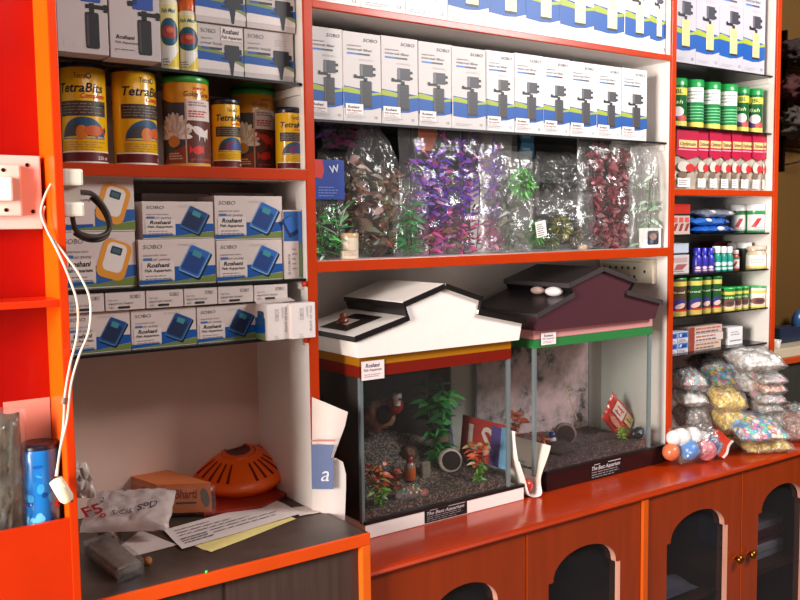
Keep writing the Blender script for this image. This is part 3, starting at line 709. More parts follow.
# upright carton at the end
y = 1.822; x0, x1 = PX(283.5, y, 240), min(PX(304, y, 240), XL0-.002); zt_ = P(294, 210, y).z; w, h = x1-x0, zt_-zL3
o = carton('air_pump_carton', 'upright blue topped air pump carton against the orange divider', 'carton', x0, x1, y, zL3, zt_, .1, gA, AC)
a = Art(); a.rect(.02*w, .55*h, .8*w, .98*h, (40, 92, 160), 1); a.rect(.8*w, .02*h, .98*w, .98*h, (60, 110, 190), 1.2); a.rect(.8*w, .02*h, .98*w, .5*h, (100, 130, 90), 1.4); a.rrect(.36*w, .76*h, .58*w, .30*h, .03*h, (20, 40, 90), 2, math.radians(28)); a.rrect(.38*w, .79*h, .46*w, .22*h, .03*h, (40, 100, 180), 2.3, math.radians(28))
a.text('SOBO', .34*w, .06*h, .12*w, GREY, 2, .1, 0, w=.3*h, rot=math.radians(90)); a.lines(.44*w, .42*h, .3*w, 5, .07*h, .02*h, (150, 140, 140), 2, 1)
put(o, a, x0, y, zL3)

# --- lower row: four small flat cartons on three pump cartons, box ends at the divider
gB = 'air pump cartons on the lowest glass shelf'
zr = []
for a0, a1, t0, lab in ((66, 130.5, 312, 'white carton with dark blue pump on the lowest glass shelf, nearest the white cord'), (131, 196.5, 308.5, 'white carton with dark blue pump, middle one on the lowest glass shelf'), (197, 257.5, 305, 'white carton with dark blue pump beside the loose box ends')):
    o, z1 = airbox(lab, a0, a1, t0, 350, 1.822, gB, dark=True, z0=zL4); zr.append(z1)
zsm = max(zr)+.001
for i, (a0, a1, t0) in enumerate(((66, 104.3, 291), (105, 145.3, 289.8), (146, 183.5, 288), (184, 217.5, 287), (218, 253.5, 285.5), (254.2, 288, 284.5))):
    y = 1.812; x0, x1 = PX(a0, y, 300), PX(a1, y, 300); zt_ = P((a0+a1)/2, t0, y).z; zt_ = min(zt_, zL3-.008); w, h = x1-x0, zt_-zsm
    o = carton('heater_carton', f'small flat white carton with dark pill mark, {ORD[i]} from the white cord', 'carton', x0, x1, y, zsm, zt_, .09, 'small flat cartons under the middle glass shelf', (212, 198, 192))
    a = Art(); a.text('SOBO', .62*w, .62*h, .2*h, GREY, 2, .12, 0, w=.26*w, al='L'); a.text('high class', .08*w, .52*h, .11*h, (150, 140, 140), 2, w=.24*w); a.text('aquarium heater', .08*w, .32*h, .14*h, (110, 104, 106), 2, w=.62*w); a.rrect(.46*w, .16*h, .30*w, .13*h, .05*h, (44, 40, 44), 2); a.text('HC', .1*w, .1*h, .13*h, GREY, 2, w=.12*w)
    put(o, a, x0, y, zsm)
    if i == 5: MB().add([(x0, y, zsm+h*.05), (x1+.004, y, zsm+h*.12), (x1+.008, y-.022, zsm-.002), (x0-.002, y-.018, zsm-.004)], [[0, 1, 2, 3]], (206, 190, 184)).build('open_flap', 'card', o)
# blue sliver + protruding box ends
y = 1.80; 
for i, (a0, a1, t0, t1) in enumerate(((267, 290.5, 304, 338.5), (291.5, 315.6, 302.8, 336.5))):
    y = 1.765-.012*i; x0, x1 = PX(a0, y, 320), PX(a1, y, 320); zt_ = P((a0+a1)/2, t0, y).z; z0 = zL4+.0004; w, h = x1-x0, zt_-z0
    o = carton('air_pump_carton', ('white carton end with blue green corner pushed out over the glass shelf', 'white carton end sticking out across the orange divider')[i], 'carton', x0, x1, y, z0, zt_, .03 if i else .12, gB, (226, 214, 210))
    a = Art(); a.text('SOBO', .34*w, .86*h, .16*w, (150, 144, 156), 2, 0, 0, w=.34*h, rot=math.radians(-90)); a.text('aquarium', .62*w, .9*h, .1*w, (160, 150, 156), 2, 0, 0, w=.3*h, rot=math.radians(-90)); a.text('mini air pump', .76*w, .9*h, .12*w, (130, 126, 140), 2, 0, 0, w=.7*h, rot=math.radians(-90)); a.lines(.3*w, .1*h, .2*w, 2, .06*h, .02*h, (170, 160, 166), 2, 1)
    put(o, a, x0, y, z0)
    if i == 0:
        a = Art(); a.poly([(0, 0), (.05, 0), (.05, .6*h), (0, .5*h)], (110, 130, 80), 1); a.poly([(0, .15*h), (.05, .2*h), (.05, .62*h), (0, .6*h)], BLUE, 1.4); a.rrect(.03, .6*h, .03, .4*h, .004, (40, 80, 120), 2)
        a.emit(MB(), flat((x0, y+.06, z0), (0, -1, 0), (0, 0, 1))).build('side_print', 'print', o)

# ================================================================== FOOD CANS
def can(name, label, group, a0, a1, tp, y, lidc, lidh, artf, body, th, z0=zL2, seg=44):
    x0, x1 = PX(a0, y, 120), PX(a1, y, 120); r = (x1-x0)/2*.87; c = Vector(((x0+x1)/2, y, z0)); h = P((a0+a1)/2, tp, y).z-z0
    t = thing(name, label, 'can', c, group)
    MB().lathe(c, [(r*.985, 0), (r, .002), (r, h-lidh), (r*.99, h-lidh+.001)], body, seg).build('body', 'tin', t)
    MB().lathe(c, [(r*1.02, h-lidh), (r*1.035, h-lidh+.002), (r*1.03, h-.004), (r*.99, h), (r*.9, h-.002), (.001, h-.002)], lidc, seg).build('lid', 'plastic', t)
    artf(r, h-lidh).emit(MB(), wrap(c, r, math.radians(th)), r*.13).build('label', 'print', t)
    return t
def bits_art(small):
    def f(r, h):
        a = Art(); W = r*1.25
        a.rect(-W*1.3, h*.03, W*1.6, h*.125, (96, 18, 24), 1.2); a.rect(-W*1.3, h*.125, W*1.6, h*.14, (236, 224, 190), 1.2); a.rect(-W*1.4, 0, W*1.7, h*.03, (226, 214, 200), 1)
        a.text('Tetra', -.28*W, h*.885, h*.055, (52, 50, 66), 2, .1, .0, w=.42*W); a.ell(.25*W, h*.912, h*.03, h*.03, (52, 50, 66), 2, 16); a.ell(.25*W, h*.912, h*.018, h*.018, (240, 190, 30), 2.3, 16)
        nm = 'TetraBits' if not small else 'TetraMin'
        a.text(nm, -.92*W, h*.745, h*.095, (26, 22, 34), 2.4, .22, .018, w=1.75*W)
        a.text('Complete', -.05*W, h*.685, h*.05, (206, 56, 30), 2.8, .22, .018, w=.95*W)
        a.rect(-.98*W, h*.50, .95*W, h*.655, (70, 58, 52), 2); a.rect(-.98*W, h*.60, -.75*W, h*.62, (22, 18, 18), 2.4); a.rect(.5*W, h*.595, .95*W, h*.625, (22, 18, 18), 2.4)
        for k in range(4): a.lines(-.9*W, h*(.53+.03*k), 1.7*W, 1, .01, h*.007, (150, 130, 110), 2.6, k)
        a.ell(0, h*.265, .85*W, h*.225, (40, 84, 120), 2, 30, 0, 180); a.ell(-.25*W, h*.27, .5*W, h*.15, (74, 66, 70), 2.2, 24, 0, 180); a.ell(0, h*.28, .85*W, h*.012, (200, 170, 90), 2.5, 20)
        if small: a.ell(-.05*W, h*.36, .4*W, h*.07, (120, 60, 90), 2.6, 20, rot=.4); a.ell(.1*W, h*.36, .25*W, h*.04, (60, 80, 160), 2.8, 16, rot=.4)
        else:
            a.ell(.38*W, h*.35, .36*W, h*.055, (206, 92, 36), 2.7, 20); a.poly([(.65*W, h*.35), (.9*W, h*.40), (.9*W, h*.31)], (196, 70, 26), 2.7); a.ell(-.05*W, h*.33, .22*W, h*.075, (214, 120, 40), 2.6, 18); a.poly([(.3*W, h*.31), (.55*W, h*.31), (.5*W, h*.26)], (150, 60, 50), 2.6); a.ell(.86*W, h*.355, .06*W, h*.02, (60, 40, 40), 3, 10)
        a.lines(-.9*W, h*.225, 1.8*W, 4, h*.025, h*.008, (170, 130, 40), 2, 2); a.text('250 ml', .5*W, h*.05, h*.035, (230, 210, 190), 2, 0, .01)
        for k in (.88, .66): a.rect(-1.75*W, h*k, -1.5*W, h*(k+.04), (90, 20, 24), 1.5)
        return a
    return f
def gold_art(red):
    def f(r, h):
        a = Art(); W = r*1.3
        a.rect(-W*1.2, h*.02, W*1.2, h*.74, (96, 44, 36), 1.1); a.rect(-W*1.2, 0, W*1.2, h*.045, (214, 150, 60), 1.6)
        a.poly([(-W*1.2, h*.74)]+[(-W*1.2+2.4*W*i/10, h*(.74+.13*(1-math.sin(math.pi*(.05+.095*i))))) for i in range(11)]+[(W*1.2, h*.60), (W*1.2, h*.70)], (96, 44, 36), 1.0)
        a.rect(-W*.95, h*.04, -W*.1, h*.76, (66, 70, 78), 1.5)
        for k in range(13):
            an = math.radians(-6+16*k); a.ell(-W*.50+.22*W*math.cos(an), h*.38+h*.12*math.sin(an), .11*W, h*.15, (206, 184, 172) if k % 2 else (236, 222, 212), 2+k*.04, 14, rot=an-math.pi/2)
        a.ell(-W*.5, h*.30, .22*W, h*.07, (210, 140, 70), 2.6, 16); a.poly([(-W*.95, h*.04), (-W*.1, h*.04), (-W*.1, h*.26), (-W*.95, h*.1)], (150, 64, 40), 2.2)
        a.rect(-W*.1, h*.04, -W*.05, h*.76, (200, 150, 120), 2.8)
        a.rect(-W*.04, h*.55, W*.95, h*.80, (222, 204, 198), 2.2); a.lines(.02*W, h*.755, .8*W, 2, h*.03, h*.016, (150, 110, 110), 3, 1); a.lines(.02*W, h*.65, .8*W, 3, h*.03, h*.018, (190, 60, 50), 3, 5)
        a.text('sera', .2*W, h*.92, h*.035, (196, 44, 30), 2.5, .1, .02, w=.5*W); a.text('Goldy Gran' if not red else 'Goldy', -.12*W, h*.835, h*.06, (130, 60, 24), 2.5, .05, .015, w=1.0*W if not red else .62*W)
        fc = (226, 212, 204) if not red else (206, 56, 36)
        a.ell(.40*W, h*.42, .28*W, h*.05, fc, 3, 18, rot=-.5); a.poly([(.22*W, h*.46), (0, h*.52), (.04*W, h*.43)], fc, 3); a.poly([(.5*W, h*.42), (.78*W, h*.46), (.74*W, h*.33)], fc, 3); a.poly([(.35*W, h*.40), (.45*W, h*.40), (.36*W, h*.30)], fc, 3); a.poly([(.55*W, h*.40), (.66*W, h*.38), (.6*W, h*.29)], fc, 3)
        a.ell(.32*W, h*.20, .2*W, h*.05, (214, 44, 34), 3, 16, rot=.3); a.poly([(.15*W, h*.2), (.02*W, h*.26), (.02*W, h*.15)], (214, 44, 34), 3); a.poly([(.4*W, h*.2), (.55*W, h*.27), (.55*W, h*.14)], (214, 44, 34), 3)
        a.text('granules', .05*W, h*.075, h*.035, (196, 80, 70), 3, 0, .01, w=.8*W); a.lines(-.7*W, h*.15, .5*W, 3, h*.03, h*.014, (226, 200, 180), 3, 4)
        a.rect(W*.98, h*.04, W*1.15, h*.70, (150, 70, 60), 3)
        return a
    return f
gC = 'fish food cans on the orange edged shelf'
YEL = (236, 178, 22); DLID = (26, 24, 40)
can('food_can', 'big yellow food can with black lid, closest to the red shelf unit', gC, 59, 109, 65, 1.87, DLID, .011, bits_art(False), YEL, -110)
can('food_can', 'big yellow food can with its lettering turned aside, beside a green lidded tin', gC, 110, 158.5, 67.5, 1.868, DLID, .015, bits_art(False), YEL, -74)
can('granule_tin', 'orange tin with green lid and white fish picture', gC, 161, 210.5, 79, 1.862, (48, 142, 48), .014, gold_art(False), (226, 150, 40), -108)
can('flake_can', 'small yellow can with black lid standing between the two green lidded tins', gC, 210.5, 240.5, 100, 1.875, DLID, .013, bits_art(True), YEL, -88)
can('granule_tin', 'orange tin with green lid and red fish pictures', gC, 230.5, 274.5, 91, 1.945, (48, 142, 48), .014, gold_art(True), (226, 150, 40), -108)
can('flake_can', 'small yellow can with black lid nearest the orange divider', gC, 274.5, 301, 108.5, 1.852, DLID, .013, bits_art(True), YEL, -86)

# ================================================================== ON THE DESK
def block(pts, z0, z1, col, mb=None):
    mb = mb or MB(); n = len(pts)
    return mb.add([(p[0], p[1], z0) for p in pts]+[(p[0], p[1], z1) for p in pts], [list(range(n))[::-1], [n+i for i in range(n)]]+[[i, (i+1) % n, (i+1) % n+n, i+n] for i in range(n)], col)
def desk(px, py, dz=0): return PZ(px, py, zDESK+dz)
def slip(name, label, pxs, z, col, cat='paper', curl=.0):
    a, b, c, d = [PZ(px, py, z) for px, py in pxs]; g = []
    for j in range(7):
        row = []
        for i in range(13):
            u, v = i/12, j/6; p = (a*(1-u)+b*u)*(1-v)+(d*(1-u)+c*u)*v
            row.append(p+Vector((0, 0, curl*(abs(u-.5)*2)**2.5+.0006*math.sin(9*u+5*v))))
        g.append(row)
    return tag(MB().sheet(g, col).build(name, 'paper', None, a), label, cat), a, b, d
slip('white_sheet', 'blank white sheet lying under the printed bag on the desk', [(108, 556), (125, 558), (178, 545), (140, 530)], zDESK+.0012, (214, 196, 188))
slip('yellow_sheet', 'yellow paper mostly covered by the long white sheet', [(194, 546), (211, 552), (296, 519), (268, 506)], zDESK+.0014, (236, 216, 140))
o, a0, b0, d0 = slip('printed_sheet', 'long white sheet with lines of handwriting on the desk', [(163.5, 530), (182, 549), (303, 513), (275, 499.5)], zDESK+.0042, (232, 216, 210))
u = (d0-a0).normalized(); v = (a0-b0).normalized(); L_, W_ = (d0-a0).length, (a0-b0).length
ar = Art()
for k in range(5): ar.lines(.06*L_ if k < 3 else .3*L_, W_*(.78-.13*k), L_*(.3 if k == 0 else .6), 1, .01, W_*.028, (140, 130, 136), 2, 20+k)
for k in range(3): ar.lines(.05*L_, W_*(.35-.1*k), L_*.26, 1, .01, W_*.04, (120, 110, 120), 2, 40+k)
ar.emit(MB(), flat(b0+Vector((0, 0, .0014)), u, v, .0004)).build('handwriting', 'print', o)
slip('paper_scrap', 'small white paper corner beside the foot of the orange divider', [(300, 516), (329, 510.5), (312, 505), (290, 508)], zDESK+.0022, (232, 214, 206))
# clip by the divider
t = thing('bulldog_clip', 'small dark clip with pale handle at the divider foot', 'clip', desk(320, 502))
p = desk(318, 502); MB().box(p.x-.018, p.x+.010, p.y-.004, p.y+.012, zDESK+.003, zDESK+.018, (44, 34, 30), .003).build('jaw', 'rubber', t)
MB().tube(smoothpath([p+Vector((.008, 0, .012)), p+Vector((.016, -.002, .036)), p+Vector((.024, -.004, .034)), p+Vector((.022, -.004, .006))]), .003, (226, 190, 166), 8).build('handle', 'plastic', t)
# red plate and orange dome on it
pl = [desk(204, 516, .004), desk(262, 508, .004), desk(304, 487, .004), desk(290, 471, .004), desk(215, 490, .004)]
tag(block([(q.x, q.y) for q in pl], zDESK+.003, zDESK+.011, (150, 40, 26)).build('red_board', 'plastic', None, pl[0]), 'flat dark red board under the orange slotted dome', 'board')
dc = desk(247, 489, .012); dcx, dcy = dc.x+.004, dc.y+.055
t = thing('slotted_dome', 'orange plastic dome cover with slots and scalloped rim', 'cover', (dcx, dcy, zDESK+.0115))
Md = Matrix.Rotation(math.radians(12), 3, 'X') @ Matrix.Rotation(math.radians(-6), 3, 'Y'); rs = .126
prof_ = [(.80, .002), (.92, .016), (1.0, .031), (.985, .039), (.86, .051), (.70, .063), (.54, .073), (.42, .079), (.36, .082)]
mb = MB(); seg = 72; vs = []; base = Vector((dcx, dcy, zDESK+.022))
for j, (rr, z) in enumerate(prof_):
    for k in range(seg):
        an = 2*math.pi*k/seg; rad = rs*rr; zz_ = z
        if j == 0: zz_ = z-.004*abs(math.sin(an*12)); rad *= 1
        vs.append(Md @ Vector((rad*math.cos(an), rad*math.sin(an), zz_))+base)
fs = [[j*seg+k, j*seg+(k+1) % seg, (j+1)*seg+(k+1) % seg, (j+1)*seg+k] for j in range(len(prof_)-1) for k in range(seg)]
mb.add(vs, fs, (255, 100, 18), True); mb.build('shell', 'plastic', t)
mb = MB()
for k in range(28):
    if k % 7 in (5, 6): continue
    an = 2*math.pi*k/28; w = .035
    q = []
    for (rr, z) in ((.88, .0495), (.70, .0632), (.50, .0758)):
        q.append([Md @ Vector((rs*rr*math.cos(an+s), rs*rr*math.sin(an+s), z+.0012))+base for s in (-w, w)])
    mb.sheet(q, (120, 32, 8), False)
mb.build('slots', 'matte', t)
MB().lathe(base+Md @ Vector((0, 0, .080)), [(.044, 0), (.039, .007), (.032, .007), (.029, .003), (.001, .002)], [(240, 90, 20), (240, 90, 20), (110, 30, 10), (90, 24, 8)], 36, M=Md).build('cap_ring', 'plastic', t)
# orange brick shaped packet
q = [desk(158, 517, .004), desk(212, 515, .004), desk(112, 500, .004)]; q.append(q[1]+q[2]-q[0]); q4 = [q[0], q[1], q[3], q[2]]
t = thing('wrapped_block', 'orange brown brick shaped packet in clear film on the desk', 'packet', q[0])
hb_ = .068
b = block([(p.x, p.y) for p in q4], zDESK+.012, zDESK+.012+hb_, (214, 116, 62)).build('packet', 'card', t)
u = (q[1]-q[0]).normalized(); w = (q[1]-q[0]).length
a = Art(); a.rect(0, 0, w, hb_, (218, 120, 66), 1); a.ell(.16*w, .5*hb_, .10*w, .36*hb_, (110, 100, 90), 2, 20, rot=-.2); a.ell(.16*w, .5*hb_, .05*w, .2*hb_, (170, 120, 80), 2.4, 14); a.text('Bharti', .32*w, .5*hb_, .3*hb_, (150, 50, 24), 2, .1, .03, w=.42*w); a.rect(.34*w, .3*hb_, .72*w, .37*hb_, (90, 50, 40), 2); a.ell(.88*w, .5*hb_, .08*w, .34*hb_, (110, 100, 90), 2, 16, rot=.2)
a.emit(MB(), flat((q[0].x, q[0].y, zDESK+.012), u, (0, 0, 1))).build('front_print', 'print', t)
ud = (q[2]-q[0]).normalized(); a = Art(); l2 = (q[2]-q[0]).length
a.ell(.2*l2, .5*hb_, .08*l2, .36*hb_, (120, 96, 80), 2, 18); a.ell(.75*l2, .5*hb_, .12*l2, .3*hb_, (150, 80, 50), 2, 18)
a.emit(MB(), flat((q[2].x, q[2].y, zDESK+.012), -ud, (0, 0, 1))).build('side_print', 'print', t)
cen = sum(q4, Vector())/4; e = 1.05
mb = MB(); gg = []
for z, s in ((.0, 1.06), (.02, 1.08), (.05, 1.07), (.066, 1.06), (.0685, .9), (.069, .4)):
    row = []
    for k in range(4):
        for m in range(8):
            pt = q4[k].lerp(q4[(k+1) % 4], m/8); d = pt-cen; jj = 1+.03*noise.noise(Vector((k*3+m*.4, z*60, 1)))
            row.append(Vector((cen.x+d.x*s*jj, cen.y+d.y*s*jj, zDESK+.008+z+.006*noise.noise(Vector((m*.7, k, z*40))))))
    gg.append(row)
mb.sheet(gg, (220, 220, 220), True, closed=True); mb.build('clear_film', 'film', t)
# white printed bag, crumpled film, blocks and bead
t = thing('printed_bag', 'white plastic bag with red lettering, lying flat in the cubby corner', 'bag', desk(120, 535))
A_, B_ = desk(84, 532, .03), desk(164, 529, .03); U = (B_-A_).normalized(); V = Vector((0, 0, 1)).cross(U); V = (V+Vector((0, 0, .55))).normalized(); Nn = U.cross(V)
O = (A_+B_)/2+V*.058+Vector((0, 0, -.002))
pillow(MB(), O, U, V, Nn, .185, .115, .020, .014, 11, (196, 176, 170), crk=.32).build('bag', 'foil', t)
a = Art(); a.text('F5', -.085, -.040, .030, (160, 30, 40), 2, -.2, .02, rot=.4); a.text('o', -.052, -.040, .018, (170, 30, 40), 2, 0, .02); a.text('S/CIS', -.028, -.034, .014, (80, 66, 76), 2, .1, 0, rot=.1); a.text('SPD', .025, -.024, .018, (70, 62, 74), 2, .2, 0, rot=.3); a.text('2', -.06, .005, .014, (80, 70, 84), 2)
a.emit(MB(), flat(O+Nn*.0245, U, V)).build('lettering', 'print', t)
g = [[P(76+20*i/6, 498-36*j/6, 1.80+.05*noise.noise(Vector((i*.8, j*.8, 3)))) for i in range(7)] for j in range(7)]
tag(MB().sheet([[p for p in r[:max(3, 7-j//2)]]+[r[max(3, 7-j//2)-1]]*(7-max(3, 7-j//2)) for j, r in enumerate(g)], (206, 190, 182)).build('crumpled_film', 'foil', None, g[0][0]), 'crumpled pale plastic standing in the cubby corner above the printed bag', 'plastic')
q = [desk(84, 556, .001), desk(117, 583, .001), desk(143, 573, .001), desk(112, 546, .001)]
bmm = MB(); bm = bmesh.new(); lo = [bm.verts.new((p.x, p.y, zDESK+.0008)) for p in q]; hi = [bm.verts.new((p.x, p.y, zDESK+.028)) for p in q]
bm.faces.new(lo[::-1]); bm.faces.new(hi); [bm.faces.new((lo[i], lo[(i+1) % 4], hi[(i+1) % 4], hi[i])) for i in range(4)]
bmesh.ops.bevel(bm, geom=list(bm.edges), offset=.007, segments=3, affect='EDGES')
t = thing('wrapped_bar', 'grey film wrapped bar lying at the desk front by the red unit', 'bar', q[0])
bmm.bm(bm, (112, 98, 90), smooth=True).build('bar', 'rock', t)
c = sum(q, Vector())/4
b2 = MB().add([(p.x*1.0+(p.x-c.x)*.04, p.y+(p.y-c.y)*.04, zDESK+z) for z in (.001, .031) for p in q], [[4, 5, 6, 7], [0, 1, 5, 4], [1, 2, 6, 5], [2, 3, 7, 6], [3, 0, 4, 7]], (200, 200, 200)).build('film_wrap', 'film', t)
q = [desk(98, 542, .001), desk(112, 548, .001), desk(121, 541, .001), desk(107, 535, .001)]
t = thing('wood_block', 'small brown wooden block wrapped with cord behind the grey bar', 'block', q[0])
block([(p.x, p.y) for p in q], zDESK+.0008, zDESK+.026, (104, 70, 56)).build('block', 'dark_grain', t)
c = sum(q, Vector())/4
block([(c.x+(p.x-c.x)*(1.04 if 1 else 1)*.3, c.y+(p.y-c.y)*1.05) for p in q], zDESK+.0005, zDESK+.027, (180, 150, 130)).build('cord', 'paper', t)
p = desk(148, 565); tag(MB().ball((p.x, p.y, zDESK+.0085), .0085, (170, 110, 60), amp=.1).build('bead', 'rock', None, p), 'small brown bead on the desk beside the grey bar', 'bead')
p = desk(206.5, 573); tag(MB().ball((p.x, p.y, zDESK+.0025), .003, (70, 190, 90)).build('green_speck', 'plastic', None, p), 'tiny green bead near the desk front edge', 'bead')

# ================================================================== NEWSPAPERS
t = thing('folded_newspaper', 'rolled newspaper with blue block squeezed beside the white tank', 'newspaper', (1.045, 1.72, zDESK))
def roll(rows, y0, y1, col):                      # rows: (left px, right px, left py, right py) from bottom to top
    g = []
    for j in range(13):
        f = j/12*(len(rows)-1); k = min(int(f), len(rows)-2); f -= k; a_, b_ = rows[k], rows[k+1]; r_ = [a_[m]*(1-f)+b_[m]*f for m in range(4)]; row = []
        for i in range(13):
            u_ = i/12; row.append(P(r_[0]+(r_[1]-r_[0])*u_, r_[2]+(r_[3]-r_[2])*u_, y0+(y1-y0)*u_-.014*math.sin(u_*math.pi)))
        g.append(row)
    return MB().sheet(g, col)
roll([(312, 333, 470, 466), (312, 334, 456, 456), (312, 339, 440, 442), (312, 345, 420, 426), (312, 348, 397, 412)], 1.795, 1.75, (234, 218, 210)).build('page', 'paper', t)
roll([(312, 344, 545, 541), (312, 346, 490, 490), (312, 346, 476, 474), (312, 343, 464, 462), (312, 336, 460, 458)], 1.80, 1.745, (228, 216, 210)).build('inner_page', 'paper', t)
oo = P(312, 489, 1.772); uu = (P(334, 489, 1.738)-oo)
a = Art(); wq = uu.length; hq = (P(312, 444, 1.772)-oo).z; a.poly([(0, 0), (wq*.98, 0), (wq*1.0, hq*.72), (wq*.86, hq*.62), (wq*1.05, hq*.98), (0, hq)], (98, 112, 152), 1); a.text('a', wq*.42, hq*.18, hq*.34, (220, 220, 230), 2, .25, .0); a.rect(0, hq*1.06, wq*1.1, hq*1.10, (200, 130, 120), 1)
a.emit(MB(), flat(oo, uu, (0, 0, 1), .0008)).build('blue_block', 'print', t)

t = thing('curled_newspaper', 'newspaper curled into a trough between the two fish tanks', 'newspaper', (1.716, 1.79, zCOUNT))
_unused = [(446, 424), (470, 428), (500, 436), (513, 452), (518, 474), (524, 492), (532, 498), (539, 495), (543, 480), (548, 466), (555, 455)]
pts2 = [(1.6327, -0.5505), (1.6376, -0.5883), (1.6452, -0.6477), (1.6701, -0.7071), (1.6917, -0.7513), (1.7122, -0.7578), (1.7306, -0.7492), (1.7315, -0.7125), (1.7445, -0.6693), (1.7639, -0.6207)]
sm = smoothpath([(x, 0, CZ+z) for x, z in pts2], 4)
def trough(y0, y1): return [[Vector((p.x, y0+(y1-y0)*j/6+.004*math.sin(k*.5+j), p.z+(-.012*(1-j/6) if k < 8 else 0))) for k, p in enumerate(sm)] for j in range(7)]
def colf(u_, v_): return (232, 222, 216) if u_ < .72 else (226, 208, 196)
MB().sheet(trough(1.765, 1.99), colf).build('page', 'paper', t)
a = Art(); a.rect(.0, -.10, .20, .02, (186, 54, 50), 1); a.rect(.03, -.07, .05, .0, (236, 210, 200), 2); a.rect(.03, -.07, .075, -.055, (236, 210, 200), 2); a.text('S', .085, -.07, .07, (236, 210, 200), 2, 0, .02); a.rect(.125, -.10, .165, .01, (92, 70, 140), 1.5); a.rect(.165, -.10, .2, .012, (120, 170, 210), 1.5)
a.emit(MB(), flat((1.6287, 1.985, CZ-.572), (.02, -1, 0), (0.12, 0, 1), .0006)).build('front_page', 'print', t)
a = Art(); a.lines(.0, .0, .10, 7, .009, .004, (150, 140, 140), 1, 5)
p = (1.7326, 1.835, CZ-.68); a.emit(MB(), flat(p, (0, 1, 0), (.25, 0, 1), .001)).build('newsprint', 'print', t)
tag(MB().ball((1.7035, 1.80, CZ-.733), .021, (206, 60, 48)).build('red_ball', 'plastic', None, (1.7035, 1.80, CZ-.75)), 'red ball sitting inside the curled newspaper', 'ball')

# ================================================================== FISH TANKS
def gable(pxs, Y): return [(P(x, y, Y).x, P(x, y, Y).z) for x, y in pxs]
def tank(label, gx, Yc, Yf, bx0, bx1, gx0, gx1, zbase, bands, roofc, trimc, basec, frontc, depth, noteside):
    t = thing('fish_tank', label, 'fish tank', ((bx0+bx1)/2, Yf, zCOUNT))
    zg0, zg1 = zbase, bands[-1][1]+.002
    MB().box(bx0, bx1, Yf, Yf+depth, zCOUNT+.0005, zbase, basec, .002).build('base', 'plastic', t)
    MB().box(bx0-.001, bx1+.001, Yf-.002, Yf+.012, zbase-.002, zbase+.007, (24, 20, 20), .001).build('base_rim', 'plastic', t)
    zt_ = bands[0][2]; y0, y1 = Yf+.006, Yf+depth-.006
    for nm, (a, b, c, d) in dict(f=(gx0, gx1, y0, y0+.005), b=(gx0, gx1, y1-.005, y1), l=(gx0, gx0+.005, y0+.005, y1-.005), r=(gx1-.005, gx1, y0+.005, y1-.005)).items():
        MB().box(a, b, c, d, zbase, zt_, (200, 210, 210)).build('glass_wall', 'tank_glass', t)
    for x in (gx0+.0052, gx1-.0052):
        for y in (y0+.0052, y1-.0052):
            s = .008 if y < Yf+.1 else .006
            MB().box(x-s/2-(.002 if x < (gx0+gx1)/2 else -.002), x+s/2-(.002 if x < (gx0+gx1)/2 else -.002), y-.0075 if y < Yf+.1 else y, y+.004, zbase, zt_, (110, 126, 130)).build('corner_seal', 'glass_edge', t)
    for c, za, zb_ in bands:
        MB().box(gx0-.0025, gx1+.0025, y0-.0025, y1+.0025, za, zb_, c).build('colour_band', 'plastic', t)
    # canopy: gabled body and thin roof slabs
    G = gable(gx, Yc); G[0] = (G[0][0], zt_); G[-1] = (G[-1][0], zt_)
    cb = MB().prism([(x, z-.002) if 0 < i < 8 else (x, z) for i, (x, z) in enumerate(G)], Yc, Yc+depth-.01, frontc).build('canopy', 'plastic', t)
    ov = .004; th = .010
    for i0, i1, nm in ((1, 2, 'lower_roof'), (3, 4, 'upper_roof'), (4, 5, 'upper_roof'), (6, 7, 'lower_roof')):
        a, b = Vector((G[i0][0], 0, G[i0][1])), Vector((G[i1][0], 0, G[i1][1])); d = (b-a).normalized(); n = Vector((-d.z, 0, d.x)); 
        if nm == 'lower_roof' and i0 == 1: a = a-d*ov
        if nm == 'lower_roof' and i0 == 6: b = b+d*ov
        if i0 == 3: a = a-d*ov
        if i0 == 4 and nm == 'upper_roof': b = b+d*ov
        pts = [a, b, b+n*th, a+n*th]
        s = MB().prism([(p.x, p.z) for p in pts], Yc-.007, Yc+depth-.005, roofc).build(nm, 'plastic', t)
        MB().prism([(p.x, p.z) for p in [a-n*.003, b-n*.003, b+n*(th+.0005), a+n*(th+.0005)]], Yc-.0095, Yc-.0068, trimc).build('trim', 'plastic', s)
        e = a if i0 in (1, 3) else b
        sgn = -1 if i0 in (1, 3) else 1
        MB().box(e.x+sgn*.0012-.0012, e.x+sgn*.0012+.0012, Yc-.0095, Yc+depth-.005, e.z-.004, e.z+th*.9, trimc).build('edge_trim', 'plastic', s)
    # black risers at the steps and their front trim
    for i0, i1, sg in ((2, 3, -1), (5, 6, 1)):
        a, b = G[i0], G[i1]
        MB().prism([(a[0], a[1]), (b[0], b[1]), (b[0]+sg*.006, b[1]), (a[0]+sg*.006, a[1])], Yc-.009, Yc+depth-.012, (20, 17, 18)).build('riser', 'plastic', t)
    return t, G, zbase, zt_, y0, y1
gxW = [(359, 358), (355.4, 339.8), (407.6, 319), (403.5, 305.4), (443.4, 287.5), (479, 300), (476.4, 313.6), (521.8, 322.7), (519, 339.8)]
zz = lambda r: CZ+r*1.0795
W = (244, 236, 230); BLK = (24, 21, 22)
tw, GW, zbW, ztW, y0W, y1W = tank('white roofed fish tank with gold and red bands, standing by the orange divider', gxW, 1.7596, 1.7736, 1.1486, 1.6721, 1.1443, 1.6257, zz(-.669),
    [((164, 104, 14), zz(-.311), zz(-.289)), ((118, 24, 12), zz(-.337), zz(-.3115))], W, BLK, W, W, .27, 0)
gxB = [(538, 332.5), (537, 316), (572.5, 296), (568.8, 286), (601.8, 270), (632.5, 282), (625, 293.8), (659.5, 303), (655, 317)]
